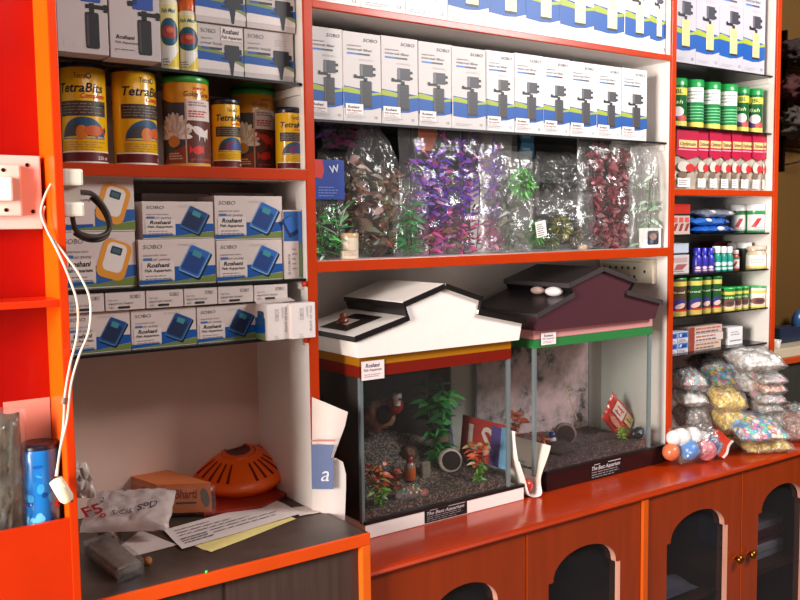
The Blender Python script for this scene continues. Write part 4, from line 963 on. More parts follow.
tb, GB, zbB, ztB, y0B, y1B = tank('dark maroon roofed fish tank with pink and green bands, beside the end post', gxB, 1.7704, 1.7844, 1.7704, 2.2907, 1.7272, 2.2238, zz(-.657),
    [((206, 140, 140), zz(-.297), zz(-.274)), ((48, 120, 64), zz(-.321), zz(-.2975))], (40, 33, 35), (62, 56, 58), (36, 16, 18), (76, 42, 50), .27, 0)
# the opening with its brown cork in the white lower roof
a, b = Vector((GW[1][0], 0, GW[1][1])), Vector((GW[2][0], 0, GW[2][1])); d = (b-a).normalized(); n = Vector((-d.z, 0, d.x))
def onroof(u_, y, h): p = a+d*u_+n*(.010+h); return Vector((p.x, y, p.z))
fl = (b-a).length
for (u0, u1, ya, yb_, c, nm, h) in ((.10, .80, 1.8190, 1.9431, (40, 30, 26), 'feeding_hatch', .001), (.30, .56, 1.8654, 1.9194, (222, 210, 200), 'hatch_floor', .0018)):
    MB().add([onroof(fl*u0, ya, h), onroof(fl*u1, ya, h), onroof(fl*u1, yb_, h), onroof(fl*u0, yb_, h)], [[0, 1, 2, 3]], c).build(nm, 'plastic', tw)
cp = onroof(fl*.36, 1.8945, .006); MB().ball(cp, .014, (110, 50, 30), sc3=(1, 1, .8), amp=.15).ball(cp+Vector((.004, .006, .012)), .009, (120, 52, 32)).build('hatch_knob', 'plastic', tw)
# white rolls under the maroon eave
for i, (u_, yy) in enumerate(((0, 1.8783), (0, 1.8136))):
    p = Vector((GB[2][0]-.03, yy, GB[2][1]+.012))
    tag(MB().ball(p, .022 if i else .018, (226, 214, 214) if i else (190, 160, 150), sc3=(1, 1.35, .62)).build('pale_pebble', 'matte', None, p), ('larger white pebble on the maroon tank roof', 'smaller beige pebble on the maroon tank roof')[i], 'pebble', 'pebbles on the maroon roof')
# shop stickers and base plates
def tank_sticker(t, px, Y, w, h):
    o = P(*px, Y); a = Art(); a.rect(0, 0, w, h, (244, 226, 224), 1); a.text('Roshani', .18*w, .66*h, .2*h, (56, 40, 90), 2, .2, .02, w=.62*w); a.text('Fish Aquarium', .1*w, .46*h, .13*h, (90, 84, 80), 2, .1, .01, w=.78*w); a.lines(.12*w, .26*h, .76*w, 2, .1*h, .035*h, (150, 120, 140), 2, 6)
    a.emit(MB(), flat(o, *FRONT)).build('shop_sticker', 'print', t)
tank_sticker(tw, (361.5, 381), 1.7736, .066, .046); tank_sticker(tb, (541, 345.5), 1.7844, .058, .034)
def plate(t, px0, px1, Y, zt_, zb_, bg):
    o = P(px0[0], px0[1], Y); x1 = PX(px1, Y, px0[1]-10); w = x1-o.x; h = zt_-zb_; a = Art()
    if bg: a.rect(0, 0, w, h, (18, 14, 16), 1)
    ink = (196, 188, 190)
    a.text('The Best Aquarium', .05*w, .58*h, .24*h, ink, 2, .3, .02, w=.88*w)
    for k in range(3): a.lines(.05*w, (.42-.15*k)*h, .9*w, 1, .01, .05*h, (150, 140, 144), 2, k+5)
    a.rect(.55*w, .90*h, .95*w, .95*h, ink, 2); a.rect(.12*w, .90*h, .3*w, .94*h, ink, 2)
    a.emit(MB(), flat((o.x, Y, zb_), *FRONT)).build('name_plate', 'print', t)
plate(tw, (424.5, 520), 467, 1.7734, zbW-.001, zCOUNT+.003, True)
plate(tb, (590, 475), 622, 1.7842, zbB-.001, zCOUNT+.002, True)
# printed backdrop films
MB().box(GW[1][0]+.03, 1.6187, y1W-.0062, y1W-.0055, zbW, ztW, (40, 34, 32)).build('backdrop', 'dark_grain', tw)
MB().box(1.1502, 1.1510, y0W+.012, y1W-.007, zbW, ztW-.05, (44, 36, 33)).build('side_film', 'dark_grain', tw)
m, nt, out = newmat('backdrop_pink'); L = nt.links.new
bb = N(nt, 'ShaderNodeBsdfPrincipled', i_Roughness=.5); L(bb.outputs[0], out.inputs[0]); tc = N(nt, 'ShaderNodeTexCoord')
n1 = N(nt, 'ShaderNodeTexNoise', i_Scale=9.0, i_Detail=8.0, i_Roughness=.75); L(tc.outputs['Object'], n1.inputs['Vector'])
cr = N(nt, 'ShaderNodeValToRGB'); L(n1.outputs[0], cr.inputs[0]); e = cr.color_ramp.elements
e[0].position = .40; e[0].color = lin((74, 72, 74)); e[1].position = .60; e[1].color = lin((232, 190, 194)); e.new(.47).color = lin((190, 164, 164))
L(cr.outputs[0], bb.inputs['Base Color'])
MB().box(1.7337, 2.2173, y1B-.0062, y1B-.0055, zbB, ztB, (200, 150, 160)).build('backdrop', 'backdrop_pink', tb)

def bed(name, label, x0, x1, y0, y1, z0, hf, mat, seed):
    ni, nj = 70, 44; g = []
    for j in range(nj+1):
        row = []
        for i in range(ni+1):
            u_, v_ = i/ni, j/nj; h = hf(u_, v_)+.006*noise.noise(Vector((u_*9, v_*6, seed)))+.003*noise.noise(Vector((u_*60, v_*40, seed)))
            row.append(Vector((x0+(x1-x0)*u_, y0+(y1-y0)*v_, z0+max(.004, h))))
        g.append(row)
    mb = MB(); mb.sheet(g, (90, 75, 70))
    for e_ in ([r[0] for r in g], [r[-1] for r in g], g[0], g[-1]): mb.sheet([[Vector((p.x, p.y, z0+.001)) for p in e_], e_], (90, 75, 70))
    o = mb.build(name, mat, None, (x0, y0, z0)); o['kind'] = 'stuff'; o['label'] = label; o['category'] = 'gravel'; return o
def hW(u_, v_): return .022+.012*u_+(.135*max(0, 1-abs(u_-.28)/.75)**.7)*max(0, (v_-.3)/.7)**1.1+.02*v_
bed('tank_gravel', 'dark brown gravel banked up inside the white roofed tank', 1.1529, 1.6171, y0W+.008, y1W-.008, zbW, hW, 'gravel_dark', 2)
def hB(u_, v_): return .020+.05*max(0, .6-abs(u_-.25))*max(0, v_-.35)/.6+.012*u_
bed('tank_gravel', 'brownish gravel bed inside the dark maroon roofed tank', 1.7358, 2.2151, y0B+.008, y1B-.008, zbB, hB, 'gravel_mauve', 5)
def gW(x, y): return zbW+max(.004, hW((x-1.1529)/.464, (y-y0W)/(y1W-y0W)))
def gB_(x, y): return zbB+max(.004, hB((x-1.7358)/.479, (y-y0B)/(y1B-y0B)))

# --- ornaments
def plant(name, label, c, h, r, cols, nst=5, nl=60, lw=.012, ll=.03, droop=.5, stemc=(60, 90, 40)):
    t = thing(name, label, 'plant', c); c = Vector(c); tops = []
    mb = MB()
    for k in range(nst):
        an = rnd.uniform(0, 6.28); q = c+Vector((math.cos(an)*r*rnd.uniform(.1, .8), math.sin(an)*r*rnd.uniform(.1, .6), h*rnd.uniform(.7, 1)))
        pts = smoothpath([c, c.lerp(q, .5)+Vector((rnd.uniform(-.1, .1)*r, 0, .05*h)), q], 4); mb.tube(pts, .0012, stemc, 5); tops.append(pts)
    mb.build('stem', 'leafy', t); mb = MB()
    for i in range(nl):
        pts = tops[i % nst]; f = (i/nl)**.8; p = pts[min(len(pts)-1, int(f*len(pts)))]
        an = rnd.uniform(0, 6.28); d = Vector((math.cos(an), math.sin(an)*.8, rnd.uniform(.1, .9)))
        cc_ = cols(f) if callable(cols) else rnd.choice(cols)
        mb.leaf(p, d, ll*rnd.uniform(.7, 1.2), lw*rnd.uniform(.7, 1.2), cc_, droop)
    mb.build('foliage', 'leafy', t); return t
def seat(px, py, zf, Ys=1.7704):                   # walk back along the sight line until it meets the gravel
    y = Ys
    while y < 2.0510:
        p = P(px, py, y)
        if p.z <= zf(p.x, p.y)+.003: return p
        y += .002
    return p
redgreen = lambda f: rnd.choice([(96, 150, 40), (140, 176, 50), (70, 120, 36)]) if f < .45 else rnd.choice([(196, 66, 40), (170, 50, 40), (214, 96, 56), (150, 120, 50)])
p = seat(381, 503, gW); plant('tank_plant', 'small red and green plastic plant in the front corner of the white roofed tank', (p.x, p.y, p.z-.002), .105, .055, redgreen, 6, 110, .010, .026)
p = seat(480, 479, gW); plant('tank_plant', 'red topped green plastic plant in front of the barrel', (p.x, p.y, p.z-.002), .100, .05, redgreen, 6, 110, .010, .024)
q = seat(397, 488, gW); plant('tank_plant', 'low reddish plastic plant beside the orange bottle ornament', (q.x, q.y, q.z-.002), .055, .045, lambda f: rnd.choice([(160, 60, 40), (140, 48, 40), (190, 86, 50)]), 5, 60, .009, .022)
y = 1.925; p = P(440, 440, y); plant('tank_plant', 'tall dark green leafy plant near the tank backdrop', (p.x-.012, y, gW(p.x, y)-.002), .215, .055, [(44, 120, 60), (34, 92, 50), (70, 150, 76)], 5, 90, .020, .058, .5)
t = thing('blue_stalk', 'thin blue plastic stalk rising by the stone column', 'stalk', P(452, 446, 1.9107)); MB().tube(smoothpath([P(453, 446, 1.9107), P(450, 420, 1.9215), P(444, 392, 1.9431), P(441, 378, 1.9431)]), .0022, (70, 80, 140), 8).build('stalk', 'plastic', t)
# cave with a white chimney
p = P(385, 424, 1.9431); t = thing('cave_ornament', 'brown cave ornament with white chimney on the gravel bank', 'ornament', p)
MB().ball((p.x-.008, 1.9593, p.z+.028), .05, (150, 104, 86), sc3=(1.0, .6, .85), amp=.5, fr=35).build('rock_shell', 'rock', t)
MB().lathe((p.x-.012, 1.9258, p.z+.030), [(.026, -.001), (.022, .004), (.001, .005)], (22, 14, 12), 20, M=Matrix.Rotation(math.radians(90), 3, 'X')).build('mouth', 'matte', t)
MB().ball((p.x+.024, 1.9323, p.z+.050), .026, (150, 50, 34), sc3=(1, .8, 1)).build('roof_tiles', 'rock', t)
c = P(397, 404, 1.9053); MB().lathe((c.x, 1.9053, c.z-.004), [(.0095, 0), (.0095, .018), (.013, .020), (.013, .032), (.009, .033)], (230, 214, 206), 16).box(c.x-.003, c.x+.003, 1.8891, 1.8929, c.z+.012, c.z+.018, (60, 40, 40)).build('chimney', 'plastic', t)
p = P(408, 420, 1.9431); tag(MB().ball((p.x, 1.9431, gW(p.x, 1.9431)+.014), .018, (120, 84, 74), amp=.3, fr=30).ball((p.x+.012, 1.9539, gW(p.x, 1.9539)+.008), .02, (84, 66, 58), amp=.4, fr=30).build('brown_stone', 'rock', None, p), 'brown stone beside the cave ornament', 'stone')
p = P(442, 446, 1.9431); tag(MB().lathe((p.x, 1.9431, gW(p.x, 1.9431)-.004), [(.026, 0), (.024, .02), (.027, .045), (.022, .07), (.012, .085), (.001, .088)], (112, 92, 76), 20).build('stone_column', 'rock', None, p), 'rough grey brown stone column under the green plant', 'ornament')
# barrel, bottle, block, pebbled foot
p = seat(456, 474, gW); Mb = Matrix.Rotation(math.radians(78), 3, 'X'); Mb = Matrix.Rotation(math.radians(-28), 3, 'Z') @ Mb
t = thing('barrel_ornament', 'grey stone barrel lying open towards the front of the white roofed tank', 'ornament', p); bc = (p.x+.004, p.y+.034, p.z+.031)
MB().lathe(bc, [(.026, -.03), (.032, -.012), (.033, .012), (.031, .030), (.026, .031)], (170, 154, 142), 28, M=Mb, cap=True).build('barrel', 'rock', t)
MB().lathe(bc, [(.026, .0315), (.012, .0318), (.001, .032)], (34, 26, 24), 28, M=Mb).build('opening', 'matte', t)
p = seat(410, 479, gW); t = thing('bottle_ornament', 'orange bottle with red cap standing on the tank gravel', 'bottle', p)
MB().lathe((p.x, p.y, p.z-.002), [(.014, 0), (.0155, .004), (.0155, .034), (.011, .046), (.007, .050)], [(190, 86, 30), (196, 92, 34), (150, 120, 110), (150, 60, 44)], 20).build('body', 'plastic', t)
MB().lathe((p.x, p.y, p.z+.048), [(.009, 0), (.009, .014), (.001, .015)], (120, 30, 26), 16).build('cap', 'plastic', t)
p = seat(427, 477, gW); tag(MB().box(p.x-.013, p.x+.013, p.y, p.y+.016, p.z-.003, p.z+.040, (126, 112, 100), .003, ).build('stone_tablet', 'rock', None, p), 'small grey stone tablet beside the orange bottle', 'ornament')
p = seat(413, 497, gW); t = thing('pebble_shoe', 'shoe shaped ornament covered in coloured pebbles on the tank gravel', 'ornament', p)
MB().ball((p.x-.004, p.y+.012, p.z+.008), .030, (112, 96, 96), sc3=(1.35, .7, .62), amp=.15).ball((p.x+.034, p.y+.004, p.z+.004), .014, (140, 84, 84), sc3=(1.3, 1, .8)).build('body', 'rock', t)
mb = MB()
for k in range(46):
    an = rnd.uniform(-2.6, .2); el = rnd.uniform(.1, 1.2); d = Vector((math.cos(an)*math.cos(el)*1.35, math.sin(an)*math.cos(el)*.7, math.sin(el)*.62))
    mb.ball(Vector((p.x-.004, p.y+.012, p.z+.008))+d*.030, .0036, rnd.choice([(170, 150, 60), (60, 110, 130), (150, 80, 90), (90, 130, 80), (190, 180, 170), (80, 70, 90)]), 8, 5)
mb.build('pebbles', 'rock', t)['kind'] = 'stuff'
# dark tank contents
p = seat(573, 446, gB_); Mb = Matrix.Rotation(math.radians(-40), 3, 'Z') @ Matrix.Rotation(math.radians(80), 3, 'X')
t = thing('barrel_ornament', 'grey barrel lying on the gravel of the dark maroon tank', 'ornament', p); bc = (p.x, p.y+.035, p.z+.032)
MB().lathe(bc, [(.028, -.03), (.034, -.01), (.035, .01), (.033, .032), (.027, .033)], (128, 106, 100), 28, M=Mb).build('barrel', 'rock', t); MB().lathe(bc, [(.027, .0335), (.001, .034)], (70, 52, 50), 28, M=Mb).build('opening', 'matte', t)
p = seat(561, 450, gB_); tag(MB().ball((p.x-.01, p.y+.01, p.z), .05, (74, 58, 56), sc3=(1.3, .8, .55), amp=.3).build('dark_stone', 'rock', None, p), 'dark flat stone in front of the barrel in the maroon tank', 'stone')
p = seat(552, 430, gB_); t = thing('bottle_ornament', 'blue capped white bottle ornament beside the barrel', 'bottle', p); c = (P(552, 435, 1.9215).x, 1.9215, gB_(1.8136, 1.9215)+.0)
MB().lathe(c, [(.013, 0), (.013, .026), (.008, .032)], (206, 196, 200), 16).build('body', 'plastic', t); MB().lathe((c[0], c[1], c[2]+.030), [(.010, 0), (.010, .016), (.001, .017)], (50, 54, 110), 16).build('cap', 'plastic', t)
p = P(537, 452, 1.8351); plant('tank_plant', 'orange plastic plant at the near corner of the maroon tank', (max(p.x, 1.7758), 1.8351, gB_(1.7812, 1.8351)-.002), .085, .05, [(190, 90, 56), (206, 112, 70), (160, 70, 50)], 6, 90, .011, .024)
p = P(516, 425, 1.9431); plant('tank_plant', 'tall orange plastic plant against the pink backdrop', (max(p.x, 1.7704), 1.9431, gB_(1.7704, 1.9431)-.002), .14, .04, [(196, 96, 62), (180, 80, 56)], 4, 70, .014, .03)
p = seat(622, 438, gB_); plant('tank_plant', 'low yellow green plant in front of the red packet', (p.x, p.y, p.z-.002), .035, .03, [(130, 150, 50), (96, 124, 36), (150, 170, 70)], 6, 60, .008, .02)
p = P(575, 424, 1.9107); t = thing('wooden_stick', 'thin pale wooden stick leaning inside the maroon tank', 'stick', p); MB().tube([P(577, 420, 1.9431), P(563, 378, 1.9755)], .002, (196, 160, 130), 7).build('stick', 'dark_grain', t)
# red food packet leaning in the corner
t = thing('food_packet', 'red food packet leaning in the far corner of the maroon tank', 'packet', P(625, 432, 1.9431))
U = Vector((math.cos(.72), .05, -math.sin(.72))); V = Vector((math.sin(.72), .12, math.cos(.72))); U.normalize(); V = (V-U*V.dot(U)).normalized(); Nn = U.cross(V)
O = P(618, 418, 1.93); ul, vl = .15, .10
pillow(MB(), O, U, V, Nn, ul*1.02, vl*1.02, .010, .010, 21, (196, 50, 38), crk=.3).build('pouch', 'foil', t)
a = Art(); a.poly([(ul*.12, vl*.42), (ul*.55, vl*.42), (ul*.60, vl*.85), (ul*.15, vl*.85)], (222, 196, 186), 1); a.rect(ul*.62, vl*.5, ul*.92, vl*.85, (230, 196, 136), 1.5); a.rect(ul*.2, vl*.5, ul*.45, vl*.56, (196, 50, 40), 2); a.rect(ul*.22, vl*.68, ul*.5, vl*.74, (196, 50, 40), 2); a.rect(ul*.66, vl*.62, ul*.86, vl*.67, (120, 60, 50), 2); a.ell(ul*.35, vl*.22, ul*.22, vl*.1, (216, 130, 110), 2, 16)
a.emit(MB(), flat(O-U*ul/2-V*vl/2+Nn*.0125, U, V)).build('print', 'print', t)
p = seat(638, 437, gB_); t = thing('fish_ornament', 'black and pale blue ornament beside the red packet', 'ornament', p)
MB().ball((p.x, p.y, p.z+.014), .022, (40, 38, 44), sc3=(1.3, .7, .8), amp=.3).build('body', 'plastic', t); mb = MB()
for k in range(7): mb.leaf((p.x-.01+.004*k, p.y-.012, p.z+.010), (rnd.uniform(-.6, .6), -.4, 1), .030, .012, (180, 196, 214), .3)
mb.build('fins', 'plastic', t)
p = P(652, 436, 1.8351); tag(MB().ball((min(p.x, 2.1914), 1.8567, gB_(2.1806, 1.8567)+.010), .014, (190, 96, 100), amp=.3).build('pink_stone', 'rock', None, p), 'pink stone in the right front of the maroon tank', 'stone')
# white socket strip on the back wall above the maroon tank
def onwall(px, py): v = ray(px, py); v = v*(XR0/v.x); return Vector((v.x, v.y, v.z+CZ))
w0, w1 = onwall(600, 270).y, onwall(657, 270).y; w0 = min(w0, YB-.02); z0, z1 = onwall(640, 283).z, onwall(640, 259).z
t = thing('socket_board', 'cream extension socket board on the side wall above the maroon tank', 'socket board', (XR0, w1, z0))
MB().box(XR0-.022, XR0-.0005, w1, w0, z0, z1, (226, 212, 190), .003).build('board', 'plastic', t)
w, h = w0-w1, z1-z0; a = Art()
for k in range(6):
    for v_ in (.22, .58):
        a.ell(w*(.10+.115*k), h*v_+h*.05, .006, .006, (150, 136, 120), 1, 10); a.ell(w*(.10+.115*k), h*v_+h*.05, .0035, .0035, (40, 34, 30), 2, 8)
a.rect(w*.74, h*.1, w*.745, h*.9, (180, 164, 140), 1); a.ell(w*.86, h*.5, .005, .005, (50, 40, 30), 2, 10); a.rect(w*.03, h*.86, w*.8, h*.92, (180, 170, 156), 1)
a.emit(MB(), flat((XR0-.0222, w0, z0), (0, -1, 0), (0, 0, 1))).build('outlets', 'print', t)

# ================================================================== BAGGED PLANTS, MIDDLE SHELF
def bag(name, label, pxr, Y, content, fm='film', seed=1, crk=.3, tf=.03, pinch=None, ty=0, z0=None):
    x0p, x1p, tp, bt = pxr; A_, B_ = P(x0p, (tp+bt)/2, Y), P(x1p, (tp+bt)/2, Y); T_, Bm = P((x0p+x1p)/2, tp, Y).z, P((x0p+x1p)/2, bt, Y).z
    Bm = max(Bm, zC3+.002); w, h = B_.x-A_.x, T_-Bm; cx_ = (A_.x+B_.x)/2
    t = thing(name, label, 'bagged plant', (cx_, Y, Bm), None)
    V = Vector((0, math.sin(ty), math.cos(ty))); Nn = Vector((1, 0, 0)).cross(V); O = Vector((cx_, Y+.5*h*math.sin(ty), Bm+h/2))
    content(t, cx_, Y+.004, Bm, w, h)
    pillow(MB(), O, (1, 0, 0), V, Nn, w, h, tf, .02, seed, crk=crk, ni=34, nj=34, pinch=pinch, edge=.07, freq=6).build('clear_bag', fm, t)
    return t, cx_, Bm, w, h
def leaves(cols, n, lw, ll, spread=.42, low=.05, high=.93, stems=7, droop=.35, colf=None, stemc=(70, 70, 50), bs=.55):
    def f(t, cx_, Y, zb_, w, h):
        ms = MB(); ml = MB()
        st = [(rnd.uniform(-spread, spread)*w, rnd.uniform(.6, 1)*high*h) for _ in range(stems)]
        for sx_, sh_ in st: ms.tube(smoothpath([(cx_+sx_*bs, Y, zb_+.004), (cx_+sx_*(.55+.45*bs), Y+rnd.uniform(-.008, .008), zb_+sh_*.5), (cx_+sx_, Y+rnd.uniform(-.01, .01), zb_+sh_)], 4), .0014, stemc, 5)
        ms.build('stem', 'leafy', t)
        for i in range(n):
            sx_, sh_ = st[i % stems]; f_ = rnd.uniform(low, 1)
            p = Vector((cx_+sx_*(bs+(1-bs)*f_), Y+rnd.uniform(-.010, .010), zb_+sh_*f_)); an = rnd.uniform(0, 6.28)
            d = Vector((math.cos(an), math.sin(an)*.35, rnd.uniform(-.2, .9))); ml.leaf(p, d, ll*rnd.uniform(.6, 1.2), lw*rnd.uniform(.7, 1.3), (colf(f_) if colf else rnd.choice(cols)), droop)
        ml.build('plastic_plant', 'leafy', t)
    return f
GRN = [(40, 130, 44), (70, 160, 60), (28, 96, 36), (110, 180, 80)]
PUR = [(104, 54, 160), (80, 40, 140), (140, 80, 190), (180, 60, 140), (120, 70, 170)]
# clear bag with brown red plant
def peak(v): return 1 if v < .2 else 1-.75*((v-.2)/.8)**1.3
bag('plant_bag', 'tall peaked clear bag with brownish red plant', (338, 402, 127, 260), 1.885, leaves([(110, 74, 60), (140, 84, 66), (120, 96, 76), (96, 100, 60), (150, 110, 92)], 300, .016, .045, .36, high=.8, bs=.7), seed=31, pinch=peak, tf=.035)
bag('plant_bag', 'clear bag with purple flowers lying above the blue headed packet', (322, 372, 124, 150), 1.93, leaves([(120, 60, 150), (190, 60, 150), (90, 90, 90), (60, 50, 70)], 70, .018, .03, .45), seed=32, tf=.02)
bag('plant_bag', 'dark clear bag with rusty plant behind the peaked bag', (318, 352, 150, 250), 1.95, leaves([(96, 66, 56), (120, 74, 60), (80, 60, 54)], 90, .018, .04), seed=36, tf=.02)
bag('plant_bag', 'narrow clear bag with dark green plant in front of the purple plant', (393, 428, 178, 260), 1.845, leaves([(30, 110, 50), (40, 140, 60), (24, 84, 40)], 110, .010, .035, .25, high=.8), seed=33, tf=.02, pinch=lambda v: 1 if v < 0 else 1-.6*v*v)
# the big purple plant
pc = lambda f: rnd.choice(PUR+[(84, 40, 170), (96, 60, 190)]) if f > .35 else rnd.choice([(190, 50, 120), (150, 40, 110), (200, 70, 130), (120, 90, 60), (140, 60, 130)])
bag('plant_bag', 'wide clear bag with vivid purple and magenta plant', (400, 512, 129, 259), 1.865, leaves(PUR, 1000, .008, .032, .44, .02, .98, 20, .3, pc, (70, 40, 90), .85), seed=34, tf=.028, crk=.25)
bag('plant_bag', 'clear silvery bag with faint grey plant overlapping the purple one', (480, 532, 150, 258), 1.845, leaves([(120, 124, 116), (90, 96, 84), (130, 130, 110)], 60, .012, .04), seed=35, tf=.025, fm='film_dense')
# moss ball style bags
def moss(cols, items):
    def f(t, cx_, Y, zb_, w, h):
        mb = MB()
        for (ox, oz, r, c) in items:
            mb.ball((cx_+ox*w, Y, zb_+oz*h), r*.6, tuple(int(k*.5) for k in c), amp=.3)
            for k in range(150):
                d = Vector((rnd.gauss(0, 1), rnd.gauss(0, 1), rnd.gauss(0, 1))).normalized(); d.y *= .7
                mb.leaf(Vector((cx_+ox*w, Y, zb_+oz*h))+d*r*.55, d+Vector((rnd.uniform(-.4, .4), 0, rnd.uniform(-.2, .5))), r*.6, r*.16, tuple(min(255, max(0, k_+rnd.randint(-22, 22))) for k_ in c), .3)
        mb.build('plastic_plant', 'leafy', t)
    return f
bag('plant_bag', 'clear bag with grey stone like plant at the back of the shelf', (536, 588, 152, 215), 1.94, moss(0, [(-.2, .5, .035, (120, 122, 120)), (.2, .55, .035, (140, 140, 138))]), seed=41, tf=.04, fm='film_dense')
bag('plant_bag', 'black topped packet with a bright green feathery plant', (508, 538, 158, 206), 1.825, moss(0, [(0, .5, .042, (64, 168, 44))]), seed=42, tf=.022)
t, cx_, Bm, w, h = bag('plant_bag', 'low clear bag with green moss plant and white price label', (509, 592, 192, 259), 1.855, moss(0, [(-.2, .32, .036, (60, 150, 50)), (.12, .4, .034, (136, 140, 64)), (.3, .3, .026, (120, 120, 90)), (-.02, .2, .03, (84, 110, 50))]), seed=43, tf=.04, crk=.35)
a = Art(); a.rect(-.02, -.022, .02, .022, (238, 232, 226), 2); a.lines(-.016, .012, .03, 6, .006, .0026, (110, 104, 110), 3, 8)
c = P(541, 229, 1.808); a.emit(MB(), flat(c, Vector((.98, 0, .18)), Vector((-.18, 0, .98)))).build('price_label', 'print', t)
bag('plant_bag', 'tall clear bag stuffed with dark red leafy plant', (577, 640, 136, 254), 1.87, leaves([(130, 40, 52), (104, 30, 42), (160, 70, 80), (90, 50, 50), (140, 70, 76)], 950, .017, .027, .36, .02, .98, 14, .4, None, (80, 30, 30), .9), seed=44, tf=.04, crk=.3)
bag('plant_bag', 'pale clear bag with light green plant against the end wall of the shelf', (630, 655, 146, 252), 1.832, leaves([(150, 186, 150), (176, 200, 172), (120, 160, 124)], 50, .010, .045), seed=45, tf=.03, fm='film_dense')
# header card packets
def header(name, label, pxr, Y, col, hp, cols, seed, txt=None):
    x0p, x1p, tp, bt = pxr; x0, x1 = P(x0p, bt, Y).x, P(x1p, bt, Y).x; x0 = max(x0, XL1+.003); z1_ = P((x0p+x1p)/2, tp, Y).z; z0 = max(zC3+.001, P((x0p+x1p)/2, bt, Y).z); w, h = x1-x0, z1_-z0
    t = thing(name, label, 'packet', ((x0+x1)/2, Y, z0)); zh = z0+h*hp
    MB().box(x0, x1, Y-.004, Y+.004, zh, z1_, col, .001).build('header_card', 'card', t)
    if cols: leaves(cols, 90, .007, .05, .42, .02, .95, 9, .2)(t, (x0+x1)/2, Y, z0, w, zh-z0)
    if cols: pillow(MB(), ((x0+x1)/2, Y, (z0+zh)/2), *FRONT, (0, -1, 0), w, zh-z0, .016, .012, seed, crk=.3).build('clear_bag', 'film', t)
    a = Art()
    if txt == 'W':
        a.poly([(0, h*(1-hp)), (w*.24, h*(1-hp)), (w*.30, h*(1-hp)*.72), (w*.22, h*(1-hp)*.52), (0, h*(1-hp)*.56)], (206, 52, 36), 1); a.text('W', w*.5, h*(1-hp)*.66, h*(1-hp)*.18, (220, 222, 240), 3, 0, .02, rot=.2); a.lines(w*.1, h*(1-hp)*.3, w*.7, 4, h*(1-hp)*.07, .0022, (120, 140, 210), 2, 3)
    if txt == 'F': a.poly([(0, h*.80), (w*.28, h*.72), (w*.26, h*.98), (w*.05, h*.98)], (90, 170, 220), 1); a.rect(w*.06, h*.84, w*.2, h*.88, (230, 240, 250), 2)
    a.emit(MB(), flat((x0, Y-.0042, zh), *FRONT)).build('print', 'print', t)
    return t
header('plant_packet', 'packet with blue header card and bright green grass plant', (316, 345, 160, 262), 1.845, (32, 62, 150), .60, [(40, 150, 50), (90, 190, 90), (24, 100, 40), (190, 220, 190)], 51, 'W')
header('plant_packet', 'dark packet with light blue corner behind the green feathery plant', (518, 572, 142, 200), 1.99, (36, 40, 40), .0, None, 52, 'F')
header('plant_packet', 'dark green backed packet hanging under the filter cartons', (536, 592, 140, 190), 2.02, (30, 42, 38), .0, None, 53)
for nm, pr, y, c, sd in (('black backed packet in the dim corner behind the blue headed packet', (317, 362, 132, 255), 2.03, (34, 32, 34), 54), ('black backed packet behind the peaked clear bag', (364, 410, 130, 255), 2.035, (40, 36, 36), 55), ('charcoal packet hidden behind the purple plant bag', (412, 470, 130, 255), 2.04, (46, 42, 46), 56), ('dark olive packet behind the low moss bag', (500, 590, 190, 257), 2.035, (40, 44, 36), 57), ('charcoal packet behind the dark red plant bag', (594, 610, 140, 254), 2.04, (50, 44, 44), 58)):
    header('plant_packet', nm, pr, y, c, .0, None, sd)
# orange header corner under the cartons
a3 = [P(424.5, 131, 1.86), P(433, 121, 1.86), P(444, 132.5, 1.86), P(438, 150, 1.86), P(428, 150, 1.86)]
tag(MB().prism([(p.x, p.z) for p in a3], 1.886, 1.888, (214, 96, 30)).build('orange_header_card', 'card', None, a3[0]), 'orange pointed card poking up behind the purple plant bag', 'card')
# cream tub and small box
x0, x1 = PX(341, 1.835, 245), PX(357.5, 1.835, 245); c = ((x0+x1)/2, 1.835, zC3+.001); h = P(349, 233, 1.835).z-c[2]; r = (x1-x0)/2*.93
t = thing('cream_tub', 'small cream tub with tan lid on the middle shelf', 'tub', c); MB().lathe(c, [(r*.96, 0), (r, .002), (r, h*.84)], (226, 208, 186), 28).build('body', 'plastic', t); MB().lathe(c, [(r*1.04, h*.83), (r*1.05, h*.97), (r*.95, h), (.001, h)], (196, 164, 122), 28).build('lid', 'plastic', t)
a = Art(); a.lines(-r*.8, h*.3, r*1.4, 3, h*.08, h*.03, (170, 140, 120), 1, 2); a.emit(MB(), wrap(c, r, math.radians(-112)), .004).build('label', 'print', t)
x0, x1 = PX(645, 1.812, 237), PX(661, 1.812, 237); h = P(653, 228, 1.812).z-zC3; o = tag(MB().box(x0, x1, 1.812, 1.835, zC3+.001, zC3+h, (232, 228, 226), .001).build('small_box', 'card', None, (x0, 1.812, zC3)), 'small white box with dark fish picture at the shelf end', 'box')
a = Art(); w = x1-x0; a.rrect(w*.5, h*.5, w*.7, h*.7, w*.1, (52, 50, 60), 1); a.ell(w*.5, h*.55, w*.22, h*.18, (150, 120, 110), 2, 16); a.ell(w*.4, h*.3, w*.12, h*.1, (90, 110, 140), 2, 12); a.emit(MB(), flat((x0, 1.812, zC3+.001), *FRONT)).build('picture', 'print', o)
c = P(583, 245, 1.83); tag(MB().lathe((c.x, 1.832, zC3+.001), [(.010, 0), (.014, .004), (.014, .012), (.011, .016), (.001, .016)], (170, 150, 130), 20).build('suction_cup', 'plastic', None, c), 'small beige disc in front of the dark red plant bag', 'suction cup')

